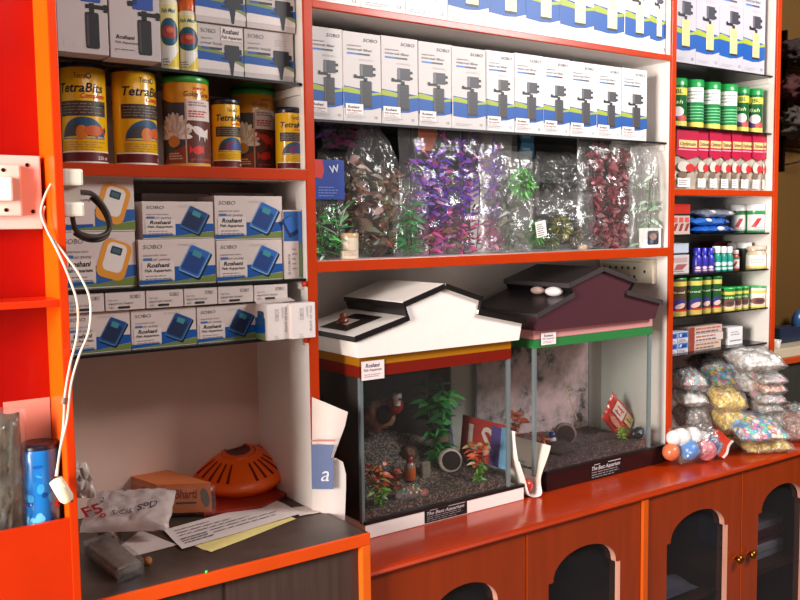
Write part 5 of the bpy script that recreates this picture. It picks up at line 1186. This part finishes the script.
# ================================================================== END BAY: JARS, SACHETS, BOTTLES
def jar(name, label, cat, a0, a1, tp, Y, z0, bodyc, capc, capf, artf=None, grp=None, capr=1.03, neck=None, xmin=None):
    x0, x1 = PX(a0, Y, tp+15), PX(a1, Y, tp+15); r = (x1-x0)/2*.88; cx_ = (x0+x1)/2; cx_ = max(cx_, XR1+r*1.08+.001); c = (cx_, Y, z0+.0004); h = P((a0+a1)/2, tp, Y).z-z0
    t = thing(name, label, cat, c, grp); hb = h*(1-capf)
    pr = [(r*.97, 0), (r, .0015), (r, hb)] if neck is None else [(r*.97, 0), (r, .0015), (r, hb*.80), (r*.85, hb*.9), (r*neck, hb*.97), (r*neck, hb)]
    cr_ = r*capr if neck is None else r*neck*1.15
    MB().lathe(c, pr, bodyc, 26).build('body', 'plastic', t); MB().lathe(c, [(cr_, hb), (cr_, h*.99), (cr_*.92, h), (.0005, h)], capc, 26).build('cap', 'plastic', t)
    if artf: artf(r, hb if neck is None else hb*.8).emit(MB(), wrap(c, r, math.radians(-126)), .004).build('label', 'print', t)
    return t
def green_art(kind):
    def f(r, h):
        a = Art(); W = r*1.35
        a.rect(-W*1.2, 0, W*1.2, h*.13, (214, 196, 90), 1)
        if kind == 'white':
            a.rect(-W*.7, h*.62, W*.7, h*.98, (236, 232, 226), 1.5); a.lines(-W*.5, h*.86, W, 3, h*.08, h*.03, (120, 130, 130), 2, 2)
            for k in range(5): a.rect(-W*.9, h*(.20+.075*k), W*.9, h*(.225+.075*k), (120, 190, 140), 1.4)
            a.rect(-W*.95, h*.78, -W*.7, h*.98, (206, 196, 110), 1.4)
        elif kind == 'yellow':
            a.rect(-W*1.2, h*.76, W*1.2, h*.94, (204, 196, 70), 1.4); a.text('JBL', -W*.4, h*.80, h*.1, (40, 80, 40), 2, 0, .02, w=W*.7); a.ell(-W*.05, h*.36, W*.45, h*.12, (220, 206, 206), 2, 16); a.ell(-W*.2, h*.24, W*.6, h*.09, (70, 50, 110), 1.8, 16); a.ell(W*.3, h*.2, W*.4, h*.08, (190, 70, 60), 1.9, 14); a.text('fish', -W*.5, h*.55, h*.09, (200, 220, 160), 2, .2, .01, w=W*.8)
        elif kind == 'tall':
            a.rect(-W*1.2, h*.82, W*1.2, h*.95, (206, 190, 90), 1.3); a.text('food', -W*.5, h*.62, h*.06, (220, 226, 190), 2, .1, .01, w=W); a.rect(-W*1.2, h*.12, W*1.2, h*.17, (190, 50, 40), 1.5); a.ell(-W*.1, h*.30, W*.7, h*.12, (56, 50, 120), 1.6, 18, rot=.5); a.ell(.15*W, h*.27, W*.42, h*.07, (216, 176, 170), 2, 16, rot=.3); a.rect(-W*1.2, h*.02, W*1.2, h*.12, (196, 168, 90), 1.8)
        else:
            a.rect(-W*1.2, h*.74, W*1.2, h*.88, (216, 196, 90), 1.3); a.rect(-W*1.2, h*.10, W*1.2, h*.42, (206, 196, 180), 1.3); a.ell(.05*W, h*.34, W*.6, h*.17, (120, 60, 56), 2, 18); a.ell(.1*W, h*.34, W*.3, h*.08, (66, 56, 60), 2.3, 14); a.text('turtle', -W*.6, h*.56, h*.1, (224, 226, 190), 2, .1, .01, w=W*1.1)
        return a
    return f
gJ = 'green jars over the red sachets'
G1 = (34, 130, 72); GC = (30, 140, 66)
for i, (a0, a1, tp, kd) in enumerate(((668, 683.5, 79.5, 'yellow'), (684, 700, 81, 'white'), (700.8, 716.5, 83.5, 'white'), (717, 733, 85.5, 'white'), (733.5, 745.5, 88, 'yellow'), (746, 759, 89.8, 'yellow'))):
    jar('food_jar', f'green lidded food jar with {"a white sticker" if kd == "white" else "a yellow band"}, {ORD[i]} from the post over the sachets', 'jar', a0, a1, tp, 1.85, zT1b, G1 if kd == 'white' else (24, 92, 44), GC, .15, green_art(kd), gJ)
# sachets
gS = 'crimson fish food sachets'
ed = [673, 694, 706, 717.5, 728.5, 737.5, 749, 759.5, 771.5]
for i in range(8):
    y = 1.835+.004*(i % 2); x0 = max(PX(ed[i], y, 160), XR1+.002); x1 = min(PX(ed[i+1], y, 160)+.010, XE0-.002); zt_ = P((ed[i]+ed[i+1])/2, 129.5+.45*i, y).z; h = zt_-zT2-.001; w = x1-x0
    t = thing('food_sachet', f'crimson topped fish food sachet, {ORD[i]} from the orange post', 'sachet', ((x0+x1)/2, y, zT2+.001), gS)
    pillow(MB(), ((x0+x1)/2, y, zT2+.001+h/2), (1, 0, 0), (0, 0, 1), (.0, -1, 0), w*1.02, h, .006, .006, 60+i, (176, 164, 150), crk=.25, ni=14, nj=20, edge=.02).build('pouch', 'foil', t)
    a = Art(); a.rect(w*.02, h*.62, w*.98, h*.985, (176, 14, 58), 1); a.rect(w*.12, h*.70, w*.9, h*.82, (224, 196, 130), 2); a.text('Optimum', w*.16, h*.73, h*.06, (110, 60, 40), 3, .1, .02, w=w*.7); a.rect(w*.1, h*.655, w*.9, h*.675, (226, 150, 170), 2)
    a.poly([(w*.02, h*.62), (w*.98, h*.62), (w*.98, h*.56), (w*.5, h*.50), (w*.02, h*.57)], (176, 14, 58), 1.2)
    a.ell(w*.35, h*.38, w*.28, h*.09, (206, 196, 186), 2, 16); a.ell(w*.62, h*.36, w*.2, h*.07, (196, 44, 44), 2.2, 14); a.poly([(w*.8, h*.36), (w*.96, h*.42), (w*.96, h*.30)], (196, 44, 44), 2.2); a.ell(w*.3, h*.24, w*.2, h*.06, (120, 100, 80), 2, 14)
    a.rect(w*.08, h*.04, w*.62, h*.19, (232, 228, 224), 2); a.lines(w*.12, h*.14, w*.4, 3, h*.035, h*.014, (150, 140, 140), 3, i)
    a.emit(MB(), flat((x0, y-.0112, zT2+.001), *FRONT)).build('print', 'print', t)
# cell one
def boxitem(name, label, a0, a1, tp, Y, z0, dep, col, artf, grp=None, zt_=None):
    x0, x1 = max(PX(a0, Y, tp+10), XR1+.002), PX(a1, Y, tp+10); zt_ = zt_ or P((a0+a1)/2, tp, Y).z
    o = tag(MB().box(x0, x1, Y, Y+dep, z0+.0004, zt_, col, .001).build(name, 'card', None, (x0, Y, z0)), label, 'box', grp)
    artf(x1-x0, zt_-z0).emit(MB(), flat((x0, Y, z0), *FRONT)).build('front_print', 'print', o); return o
def redbox(w, h):
    a = Art(); a.rect(0, h*.62, w, h, (190, 36, 26), 1); a.rect(0, h*.62, w, h*.68, (40, 20, 20), 1.5)
    for k in range(3): a.poly([(w*(.05+.32*k), h*.12), (w*(.2+.32*k), h*.12), (w*(.34+.32*k), h*.36), (w*(.18+.32*k), h*.36)], (150, 60, 56), 2); a.rect(w*(.08+.32*k), h*.40, w*(.3+.32*k), h*.56, (206, 90, 80), 2)
    return a
boxitem('medicine_box', 'red topped pale box on the upper small glass shelf', 672, 690, 204, 1.84, zT3, .06, (206, 178, 168), redbox)
def whitebox(w, h):
    a = Art(); a.poly([(w*.1, h*.2), (w*.6, h*.2), (w*.9, h*.5), (w*.3, h*.5)], (170, 90, 90), 1); a.rect(w*.1, h*.6, w*.9, h*.85, (190, 160, 160), 1); a.lines(w*.1, h*.1, w*.8, 1, .01, h*.05, GREY, 2, 1); return a
boxitem('medicine_box', 'pale box with red slanted print under the toothbrush shaped packet', 672, 689, 255, 1.84, zT4, .06, (206, 196, 192), whitebox)
for i, (pxr, c) in enumerate((((692, 738, 221, 233), (34, 96, 186)), ((690, 733, 211, 223), (44, 108, 196)), ((700, 738, 203, 214), (120, 124, 136)))):
    y = 1.85; m = P((pxr[0]+pxr[1])/2, (pxr[2]+pxr[3])/2, y); w = PX(pxr[1], y, 220)-PX(pxr[0], y, 220); zc_ = zT3+.0145+.027*i
    t = thing('blue_pouch', ('bright blue pouch at the bottom of the pouch pile', 'blue and white pouch in the middle of the pouch pile', 'silvery grey pouch on top of the blue pouches')[i], 'pouch', (m.x, y, zc_-.012), 'pouches piled on the small glass shelf')
    pillow(MB(), (m.x, y+.035, zc_), (1, .1, 0), (0, 1, .08), (0, -.08, 1), w, .09, .013, .011, 70+i, c, crk=.3, ni=16, nj=14).build('pouch', 'foil', t)
    mb = MB(); mb.ball((m.x+w*(.1, -.1, -.2)[i], y-.003, zc_+.002), .014, (220, 214, 216), sc3=(1.5, .6, .6)); mb.ball((m.x+w*.3, y+.0, zc_), .010, (24, 50, 120) if i < 2 else (180, 184, 196), sc3=(1.3, .6, .7)); mb.build('print', 'foil', t)
def medart(w_):
    def f(r, h):
        a = Art(); W = r*1.35; a.rect(-W, h*.1, W, h*.92, (226, 222, 218), 1); a.poly([(-W*.6, h*.25), (-W*.2, h*.25), (W*.3, h*.65), (-W*.1, h*.65)], w_, 2); a.rect(-W, h*.82, W, h*.92, (40, 130, 70), 2); a.lines(-W*.4, h*.2, W*1.1, 2, h*.08, h*.03, GREY, 2, 3); return a
    return f
gM = 'white capped medicine jars'
WH = (232, 230, 228)
jar('medicine_jar', 'white capped dim jar behind the blue pouches', 'jar', 733, 743, 205, 1.90, zT3, (60, 110, 70), WH, .22, medart((180, 60, 60)), gM)
jar('medicine_jar', 'white capped green jar beside the silvery pouch', 'jar', 743.5, 750, 205.5, 1.89, zT3, (50, 130, 70), WH, .22, medart((190, 70, 60)), gM)
jar('medicine_jar', 'white capped jar with red slanted print at the shelf end', 'jar', 749.5, 761, 204.5, 1.855, zT3, (60, 150, 90), WH, .22, medart((190, 50, 50)), gM)
# cell two
for i in range(3):
    def bart(r, h):
        a = Art(); W = r*1.3; a.rect(-W, 0, W, h*.52, (70, 40, 110), 1); a.ell(0, h*.34, W*.45, h*.1, (226, 206, 226), 2, 12); a.rect(-W*.5, h*.1, W*.5, h*.2, (210, 170, 200), 2); return a
    jar('dropper_bottle', f'small violet blue bottle, {ORD[i]} from the pale box', 'bottle', 693.5+6.3*i, 700+6.3*i, 248, 1.84, zT4, (50, 46, 160), (44, 44, 170), .28, bart, 'violet blue bottles', neck=.7)
for i in range(3):
    def tart(r, h):
        a = Art(); W = r*1.3; a.ell(0, h*.5, W*.6, h*.14, (214, 232, 226), 2, 14); a.rect(-W*.6, h*.1, W*.6, h*.26, (206, 226, 220), 2); return a
    jar('dropper_bottle', f'small teal bottle with white cap, {ORD[i]} from the violet bottles', 'bottle', 713+6*i, 719.2+6*i, 246.3+.2*i, 1.84, zT4, (24, 140, 124), (232, 232, 228), .26, tart, 'teal bottles with white caps', neck=.75)
jar('dropper_bottle', 'small red and white bottle between teal bottles and jars', 'bottle', 731.5, 737.5, 250, 1.86, zT4, (180, 60, 50), (210, 196, 190), .2, medart((190, 50, 50)), None, neck=.75)
jar('medicine_jar', 'white capped grey jar behind the red bottle', 'jar', 730, 739, 243, 1.93, zT4, (140, 140, 130), WH, .22, None, gM)
jar('medicine_jar', 'dark green jar with white cap beside the yellow footed jar', 'jar', 739, 748.5, 242.5, 1.88, zT4, (50, 60, 48), WH, .22, None, gM)
def yart(r, h):
    a = Art(); W = r*1.35; a.rect(-W, h*.15, W, h*.9, (228, 226, 220), 1); a.rect(-W, h*.05, W, h*.18, (220, 200, 70), 2); a.lines(-W*.5, h*.7, W, 4, h*.1, h*.03, GREY, 2, 3); return a
jar('medicine_jar', 'clear jar with white label and yellow foot at the shelf end', 'jar', 747.5, 761.5, 246, 1.85, zT4, (190, 176, 150), (206, 180, 160), .16, yart, gM, neck=.85)
t = thing('flat_packet', 'flat blue and white packet lying above the pale box', 'packet', P(682, 246, 1.84)); q = P(688, 244, 1.84)
x0 = XR1+.003; MB().box(x0, PX(689, 1.842, 244), 1.842, 1.90, P(682, 254, 1.84).z+.0025, P(682, 247, 1.84).z+.012, (190, 200, 214), .003).ball((x0+.02, 1.838, P(682, 243, 1.84).z), .010, (60, 140, 210), sc3=(1.4, .5, .6)).build('packet', 'card', t)
MB().tube([(x0+.04, 1.85, P(690, 244, 1.84).z), (x0+.11, 1.86, P(706, 242.5, 1.86).z+.003)], .003, (190, 180, 180), 8).build('rod', 'plastic', t)
x0, x1 = PX(712, 1.97, 245), PX(731, 1.97, 245); tag(MB().box(x0, x1, 1.96, 2.02, zT4+.0004, P(720, 241.5, 1.96).z, (120, 24, 26), .002).build('red_box', 'card', None, (x0, 1.96, zT4)), 'dark red box behind the teal bottles', 'box')
# cell three
gT = 'tall green tins'
for i, (a0, a1) in enumerate(((668, 683), (684, 698.5), (699, 708.6), (709, 719))):
    jar('food_tin', f'tall green tin with gold band, {ORD[i]} from the orange post', 'tin', a0, a1, 277.5-.6*i, 1.85, zT5, (34, 84, 44) if i else (90, 64, 48), (40, 120, 56), .05, green_art('tall'), gT)
gQ = 'short green lidded tins'
for i, (a0, a1) in enumerate(((719.5, 731.5), (731.5, 739.5), (739.5, 746.5), (747, 761))):
    jar('food_tin', f'short tin with bright green lid, {ORD[i]} from the tall green tins', 'tin', a0, a1, 287-.4*i, 1.85, zT5, (44, 120, 56) if i < 3 else (226, 228, 222), (36, 160, 70), .08, green_art('short'), gQ)
# cell four
def bluebox(w, h):
    a = Art(); a.rect(w*.04, h*.42, w*.96, h*.94, (66, 120, 196), 1); a.poly([(w*.3, h*.5), (w*.8, h*.5), (w*.9, h*.8), (w*.4, h*.8)], (30, 70, 140), 2); a.ell(w*.3, h*.68, w*.15, h*.15, (200, 220, 240), 2, 14); a.lines(w*.1, h*.22, w*.8, 2, h*.12, h*.05, (150, 100, 110), 2, 1); return a
zq = zT6
for r_ in range(2):
    hh = .035
    for c_ in range(2):
        boxitem('medicine_box', f'small blue and white box, {("lower", "upper")[r_]} row, {("against the orange post", "next to the brownish boxes")[c_]}', (671, 682.5)[c_], (682, 693)[c_], 0, 1.838, zT6+hh*r_, .05, (210, 206, 216), bluebox, 'blue and white boxes', zT6+hh*(r_+1)-.0005)
def brownbox(sd):
    def f(w, h):
        a = Art(); a.rect(0, 0, w*.16, h, (150, 60, 50), 1); a.lines(w*.2, h*.62, w*.75, 1, .01, h*.2, (176, 100, 80), 2, sd); a.lines(w*.2, h*.18, w*.75, 1, .01, h*.2, (110, 90, 96), 2, sd+3); return a
    return f
z = zT6
for i, (a1, c) in enumerate(((727, (200, 176, 160)), (729, (206, 190, 182)), (728, (196, 166, 156)))):
    hh = .0265; boxitem('flat_box', f'flat brownish printed box, {("at the bottom of its pile", "in the middle of its pile", "on top of its pile")[i]}', 694, a1, 0, 1.84, z, .07, c, brownbox(i), 'flat printed boxes', z+hh-.0005); z += hh
def palebox(w, h): return Art().rect(w*.1, h*.2, w*.9, h*.28, (150, 146, 150), 1).lines(w*.15, h*.7, w*.7, 2, h*.14, h*.05, (160, 156, 160), 2, 1)
boxitem('white_box', 'white box at the end of the lowest small glass shelf', 728.5, 742.5, 327, 1.845, zT6, .06, (226, 222, 222), palebox)

# ================================================================== GRAVEL BAGS
def gbag(label, pxr, Y, mat, th=None, V=(0, 1, .12), dep=.13, seed=1, rot=0, fm='film_gravel', dz=0):
    x0p, x1p, tp, bt = pxr; m = P((x0p+x1p)/2, (tp+bt)/2, Y); w = (P(x1p, (tp+bt)/2, Y)-P(x0p, (tp+bt)/2, Y)).length; hv = P(x0p, tp, Y).z-P(x0p, bt, Y).z
    th = th or max(.012, hv*.40); m.z = max(m.z+dz, zCOUNT+th*.85+.002)
    rot -= .5; U = Vector((math.cos(rot), math.sin(rot), 0)); V = Matrix.Rotation(rot, 3, 'Z') @ Vector(V).normalized(); Nn = U.cross(V).normalized(); V = Nn.cross(U)
    # the bag lies turned towards the aisle: find the width that gives the measured outline
    def ext(w_):
        q = [m+U*(a*w_/2)+V*(b*dep/2)-Vector((0, 0, CZ)) for a in (-1, 1) for b in (-1, 1)]; q = [400+F*p.dot(R2)/p.dot(FW) for p in q]; return min(q), max(q)
    lo_, hi_ = .03, .5
    for _ in range(30):
        w = (lo_+hi_)/2; a_, b_ = ext(w)
        if b_-a_ > (x1p-x0p)*1.03: hi_ = w
        else: lo_ = w
    w = max(w, .09)
    t = thing('gravel_bag', label, 'gravel bag', (m.x, Y, m.z-th), 'bags of aquarium gravel in the end bay')
    pillow(MB(), m, U, V, Nn, w*.93, dep*.93, th*.9, th*.8, seed, crk=.16, ni=20, nj=18, edge=.09, freq=4).build('gravel', mat, t)
    pillow(MB(), m, U, V, Nn, w*1.02, dep*1.04, th*1.02, th*.9, seed, crk=.32, ni=26, nj=24, edge=.11, freq=5).build('clear_bag', fm, t)
gbag('grey gravel bag at the bottom of the pile against the orange post', (670, 711, 402, 432), 1.875, 'gravel_grey', .048, seed=1, dep=.14)
gbag('silvery white gravel bag in the middle of the pile against the post', (670, 706, 387, 406), 1.875, 'gravel_white', .028, seed=2, dep=.14)
gbag('pink and grey mixed gravel bag topping the pile against the post', (670, 705, 369, 390), 1.875, 'gravel_mix', .032, seed=3, dep=.14)
gbag('mauve grey gravel bag low between the two piles', (738, 768, 400, 424), 1.80, 'gravel_mauve', .045, seed=4, dep=.12)
gbag('grey gravel bag at the foot of the end pile', (742, 784, 410, 432), 1.715, 'gravel_grey', .045, seed=19, dep=.14)
gbag('grey gravel bag second lowest under the edge of the end pile', (740, 784, 398, 411), 1.715, 'gravel_grey', .020, seed=5, dep=.15)
gbag('grey speckled gravel bag third lowest in the end pile', (742, 785, 388.5, 402), 1.715, 'gravel_mix', .021, seed=6, dep=.15)
gbag('dull pinkish gravel bag in the middle of the end pile', (742, 788, 378, 392), 1.715, 'gravel_pink', .021, seed=7, dep=.15)
gbag('mixed gravel bag below the white top bag of the end pile', (743, 785, 369, 382), 1.715, 'gravel_mix', .021, seed=8, dep=.15)
gbag('white gravel bag on the very top of the end pile', (722, 786, 348, 372), 1.715, 'gravel_white', .032, seed=9, dep=.15)
gbag('greyish gravel bag at the back under the lowest glass shelf', (684, 728, 354, 374), 1.94, 'gravel_grey', .03, seed=10, dep=.13)
gbag('pale mixed gravel bag drooping beside the coloured one', (722, 760, 366, 390), 1.80, 'gravel_white', .030, (0, 1, .45), .15, seed=11, rot=-.2)
gbag('many coloured gravel bag drooping over the yellow bags', (694, 742, 366, 393), 1.845, 'gravel_multi', .034, (0, 1, .55), .15, seed=12, rot=-.25)
gbag('upper yellow gravel bag in the middle of the heap', (702, 748, 385, 410), 1.785, 'gravel_yellow', .040, (0, 1, .35), .13, seed=13)
gbag('lower yellow gravel bag in the middle of the heap', (708, 750, 405, 436), 1.765, 'gravel_yellow', .042, (0, 1, .35), .12, seed=14)
gbag('yellow gravel bag lying lowest at the counter front', (724, 794, 433, 452), 1.70, 'gravel_yellow', .026, seed=15, dep=.16)
gbag('many coloured gravel bag lying on the yellow one at the counter front', (718, 790, 412, 442), 1.69, 'gravel_multi', .032, (0, 1, .25), .17, seed=16)
gbag('pink gravel bag lying across the counter beside the coloured bag', (766, 840, 411, 446), 1.69, 'gravel_pink', .042, (0, 1, .3), .16, seed=17, rot=-.2)
gbag('mixed gravel bag behind the pink one at the photo edge', (778, 815, 403, 428), 1.745, 'gravel_mix', .036, seed=18, dep=.10)
# bag of balls
Y = 1.735
t = thing('ball_bag', 'clear bag of white, blue, pink and orange balls with header card', 'bag of balls', P(695, 460, Y))
zc0 = zCOUNT+.004
for (px, py, c, r, yy) in ((671, 452, (206, 110, 70), .024, .01), (689, 450, (60, 126, 196), .028, -.012), (706, 451, (226, 130, 140), .029, -.025), (681, 437, (232, 224, 222), .026, .01), (692, 436, (236, 230, 228), .026, .004), (702, 439, (228, 222, 220), .024, .012), (674, 438, (230, 222, 220), .022, .016)):
    p = P(px, py, Y+yy); r *= 1.12; p.z = max(p.z, zc0+r); MB().ball(p, r, c, 24, 16, amp=.04).build('ball', 'plastic', t)
cp = [P(705, 447, Y-.035), P(724, 459, Y-.05), P(734, 442, Y-.045), P(717, 429, Y-.02)]
mb = MB(); mb.sheet([[cp[0].lerp(cp[3], i/8).lerp(cp[1].lerp(cp[2], i/8), j/8)+Vector((0, -.004*math.sin(i*.8), .002*math.sin(j))) for i in range(9)] for j in range(9)], lambda u_, v_: (206, 60, 40) if u_ > .5 and v_ < .55 else ((70, 76, 140) if v_ < .45 and u_ < .5 else ((226, 214, 212) if v_ > .82 else ((206, 70, 44) if v_ > .5 else (130, 170, 200))))).build('header_card', 'foil', t)
p = P(692, 444, Y); pillow(MB(), (p.x, Y, p.z+.004), (1, -.05, 0), (0, .45, 1), (0, -1, .45), .165, .115, .055, .03, 81, crk=.35, edge=.12).build('clear_bag', 'film_dense', t)

# ================================================================== BEYOND THE END POST
x = XE1
t = thing('wall_rack', 'dark metal wall rack with hooked arms on the ochre wall', 'rack', (3.17, 2.10, CZ+.3))
xr = PX(780.5, 2.10, 120)
MB().box(xr, xr+.014, 2.085, 2.118, P(780, 172, 2.1).z, P(780, 30, 2.1).z, (40, 30, 24)).build('upright', 'metal', t)
for py in (68, 147): MB().tube([(xr+.006, 2.09, P(780, py, 2.1).z), (xr+.5, 2.06, P(780, py, 2.1).z+.004)], .006, (44, 34, 28), 8).build('arm', 'metal', t)
MB().tube(smoothpath([(xr+.02, 2.09, P(784, 165, 2.1).z), (xr+.06, 2.06, P(790, 163, 2.1).z), (xr+.16, 2.0, P(800, 156, 2.1).z)]), .004, (40, 28, 22), 8).build('hook', 'metal', t)
for i, (pxr, c) in enumerate((((782, 830, 34, 70), (52, 42, 42)), ((781, 826, 70, 108), (70, 40, 40)), ((782, 832, 100, 146), (74, 66, 60)))):
    m = P((pxr[0]+pxr[1])/2, (pxr[2]+pxr[3])/2, 2.02); w = PX(pxr[1], 2.02)-PX(pxr[0], 2.02); h = P(790, pxr[2], 2.02).z-P(790, pxr[3], 2.02).z
    mb = MB(); mb.ball(m, .5, c, 40, 24, sc3=(w*.8, .12, h*.72), amp=.5, fr=45, seed=i*7)
    tag(mb.build('dark_bundle', 'cloth', None, m), ('dark brown cloth bundle at the top of the wall rack', 'dark reddish bundle in the middle of the wall rack', 'grey brown bundle at the bottom of the wall rack')[i], 'bundle', 'bundles on the wall rack')
cc_ = thing('side_counter', 'dark grey side counter with orange and cream edge beyond the end post', 'counter', (3.3, 1.95, 0))
zt2 = P(790, 361, 1.93).z; 
MB().box(2.97, 4.4, 1.95, 2.115, 0, zt2-.012, (54, 54, 50)).build('body', 'dark_grain', cc_)
MB().box(2.96, 4.4, 1.93, 2.115, zt2-.012, zt2+.012, (190, 70, 26), .003).build('orange_edge', 'paint', cc_)
MB().box(2.96, 4.4, 1.94, 2.115, zt2+.0125, zt2+.05, (206, 190, 160), .003).build('cream_top', 'laminate', cc_)
p = P(779, 345, 1.96); t = thing('white_cup', 'small white cup standing on the side counter by the post', 'cup', (p.x, 1.97, zt2+.051)); MB().lathe((p.x+.004, 1.975, zt2+.051), [(.014, 0), (.02, .03), (.018, .03), (.013, .004), (.001, .003)], (230, 220, 206), 20).build('cup', 'plastic', t)
p = P(785, 335, 2.04); mb = MB(); mb.box(PX(776, 2.04, 330), PX(797, 2.04, 330), 2.02, 2.09, zt2+.051, P(785, 327, 2.04).z, (24, 40, 66), .006); tag(mb.build('blue_case', 'plastic', None, (p.x, 2.04, zt2+.05)), 'dark blue case on the side counter against the ochre wall', 'case')
p = P(800, 319, 2.04); tag(MB().ball((p.x+.02, 2.05, p.z-.015), .05, (40, 84, 130), sc3=(1, .6, 1.1)).box(p.x-.02, p.x+.09, 2.02, 2.09, zt2+.051, p.z-.03, (60, 30, 26), .004).build('blue_container', 'plastic', None, p), 'round blue container on a brown stand upon the side counter', 'container')

# ================================================================== LIGHT
def area(name, loc, target, size, power, col, sy_=None):
    l = bpy.data.lights.new(name, 'AREA'); l.energy = power; l.color = col; l.size = size
    if sy_: l.shape = 'RECTANGLE'; l.size_y = sy_
    o = bpy.data.objects.new(name, l); COL.objects.link(o); o.location = loc
    o.rotation_euler = (Vector(target)-Vector(loc)).to_track_quat('-Z', 'Y').to_euler(); return o
area('shopfront_daylight', (-2.7, .50, 1.75), (1.9, 1.8, 1.5), 1.2, 360, (1, .94, .87), 1.4)
area('right_softbox', (3.1, -.1, 2.75), (2.4, 1.85, 1.85), 1.0, 85, (1, .98, .97), .8)  # unseen softbox added to brighten the upper right shelves
area('front_fill', (.6, -.6, 2.9), (.8, 1.6, .8), 1.6, 8, (1, .86, .80), .3)  # weak warm fill added from the front, no fitting behind it
wd = bpy.data.worlds.new('world'); sc.world = wd; wd.use_nodes = True
bg = wd.node_tree.nodes['Background']; bg.inputs[0].default_value = (1, .88, .83, 1); bg.inputs[1].default_value = .13
sc.cycles.max_bounces = 8; sc.cycles.transparent_max_bounces = 24; sc.cycles.diffuse_bounces = 3
sc.view_settings.view_transform = 'Standard'; sc.view_settings.look = 'None'; sc.view_settings.exposure = 0
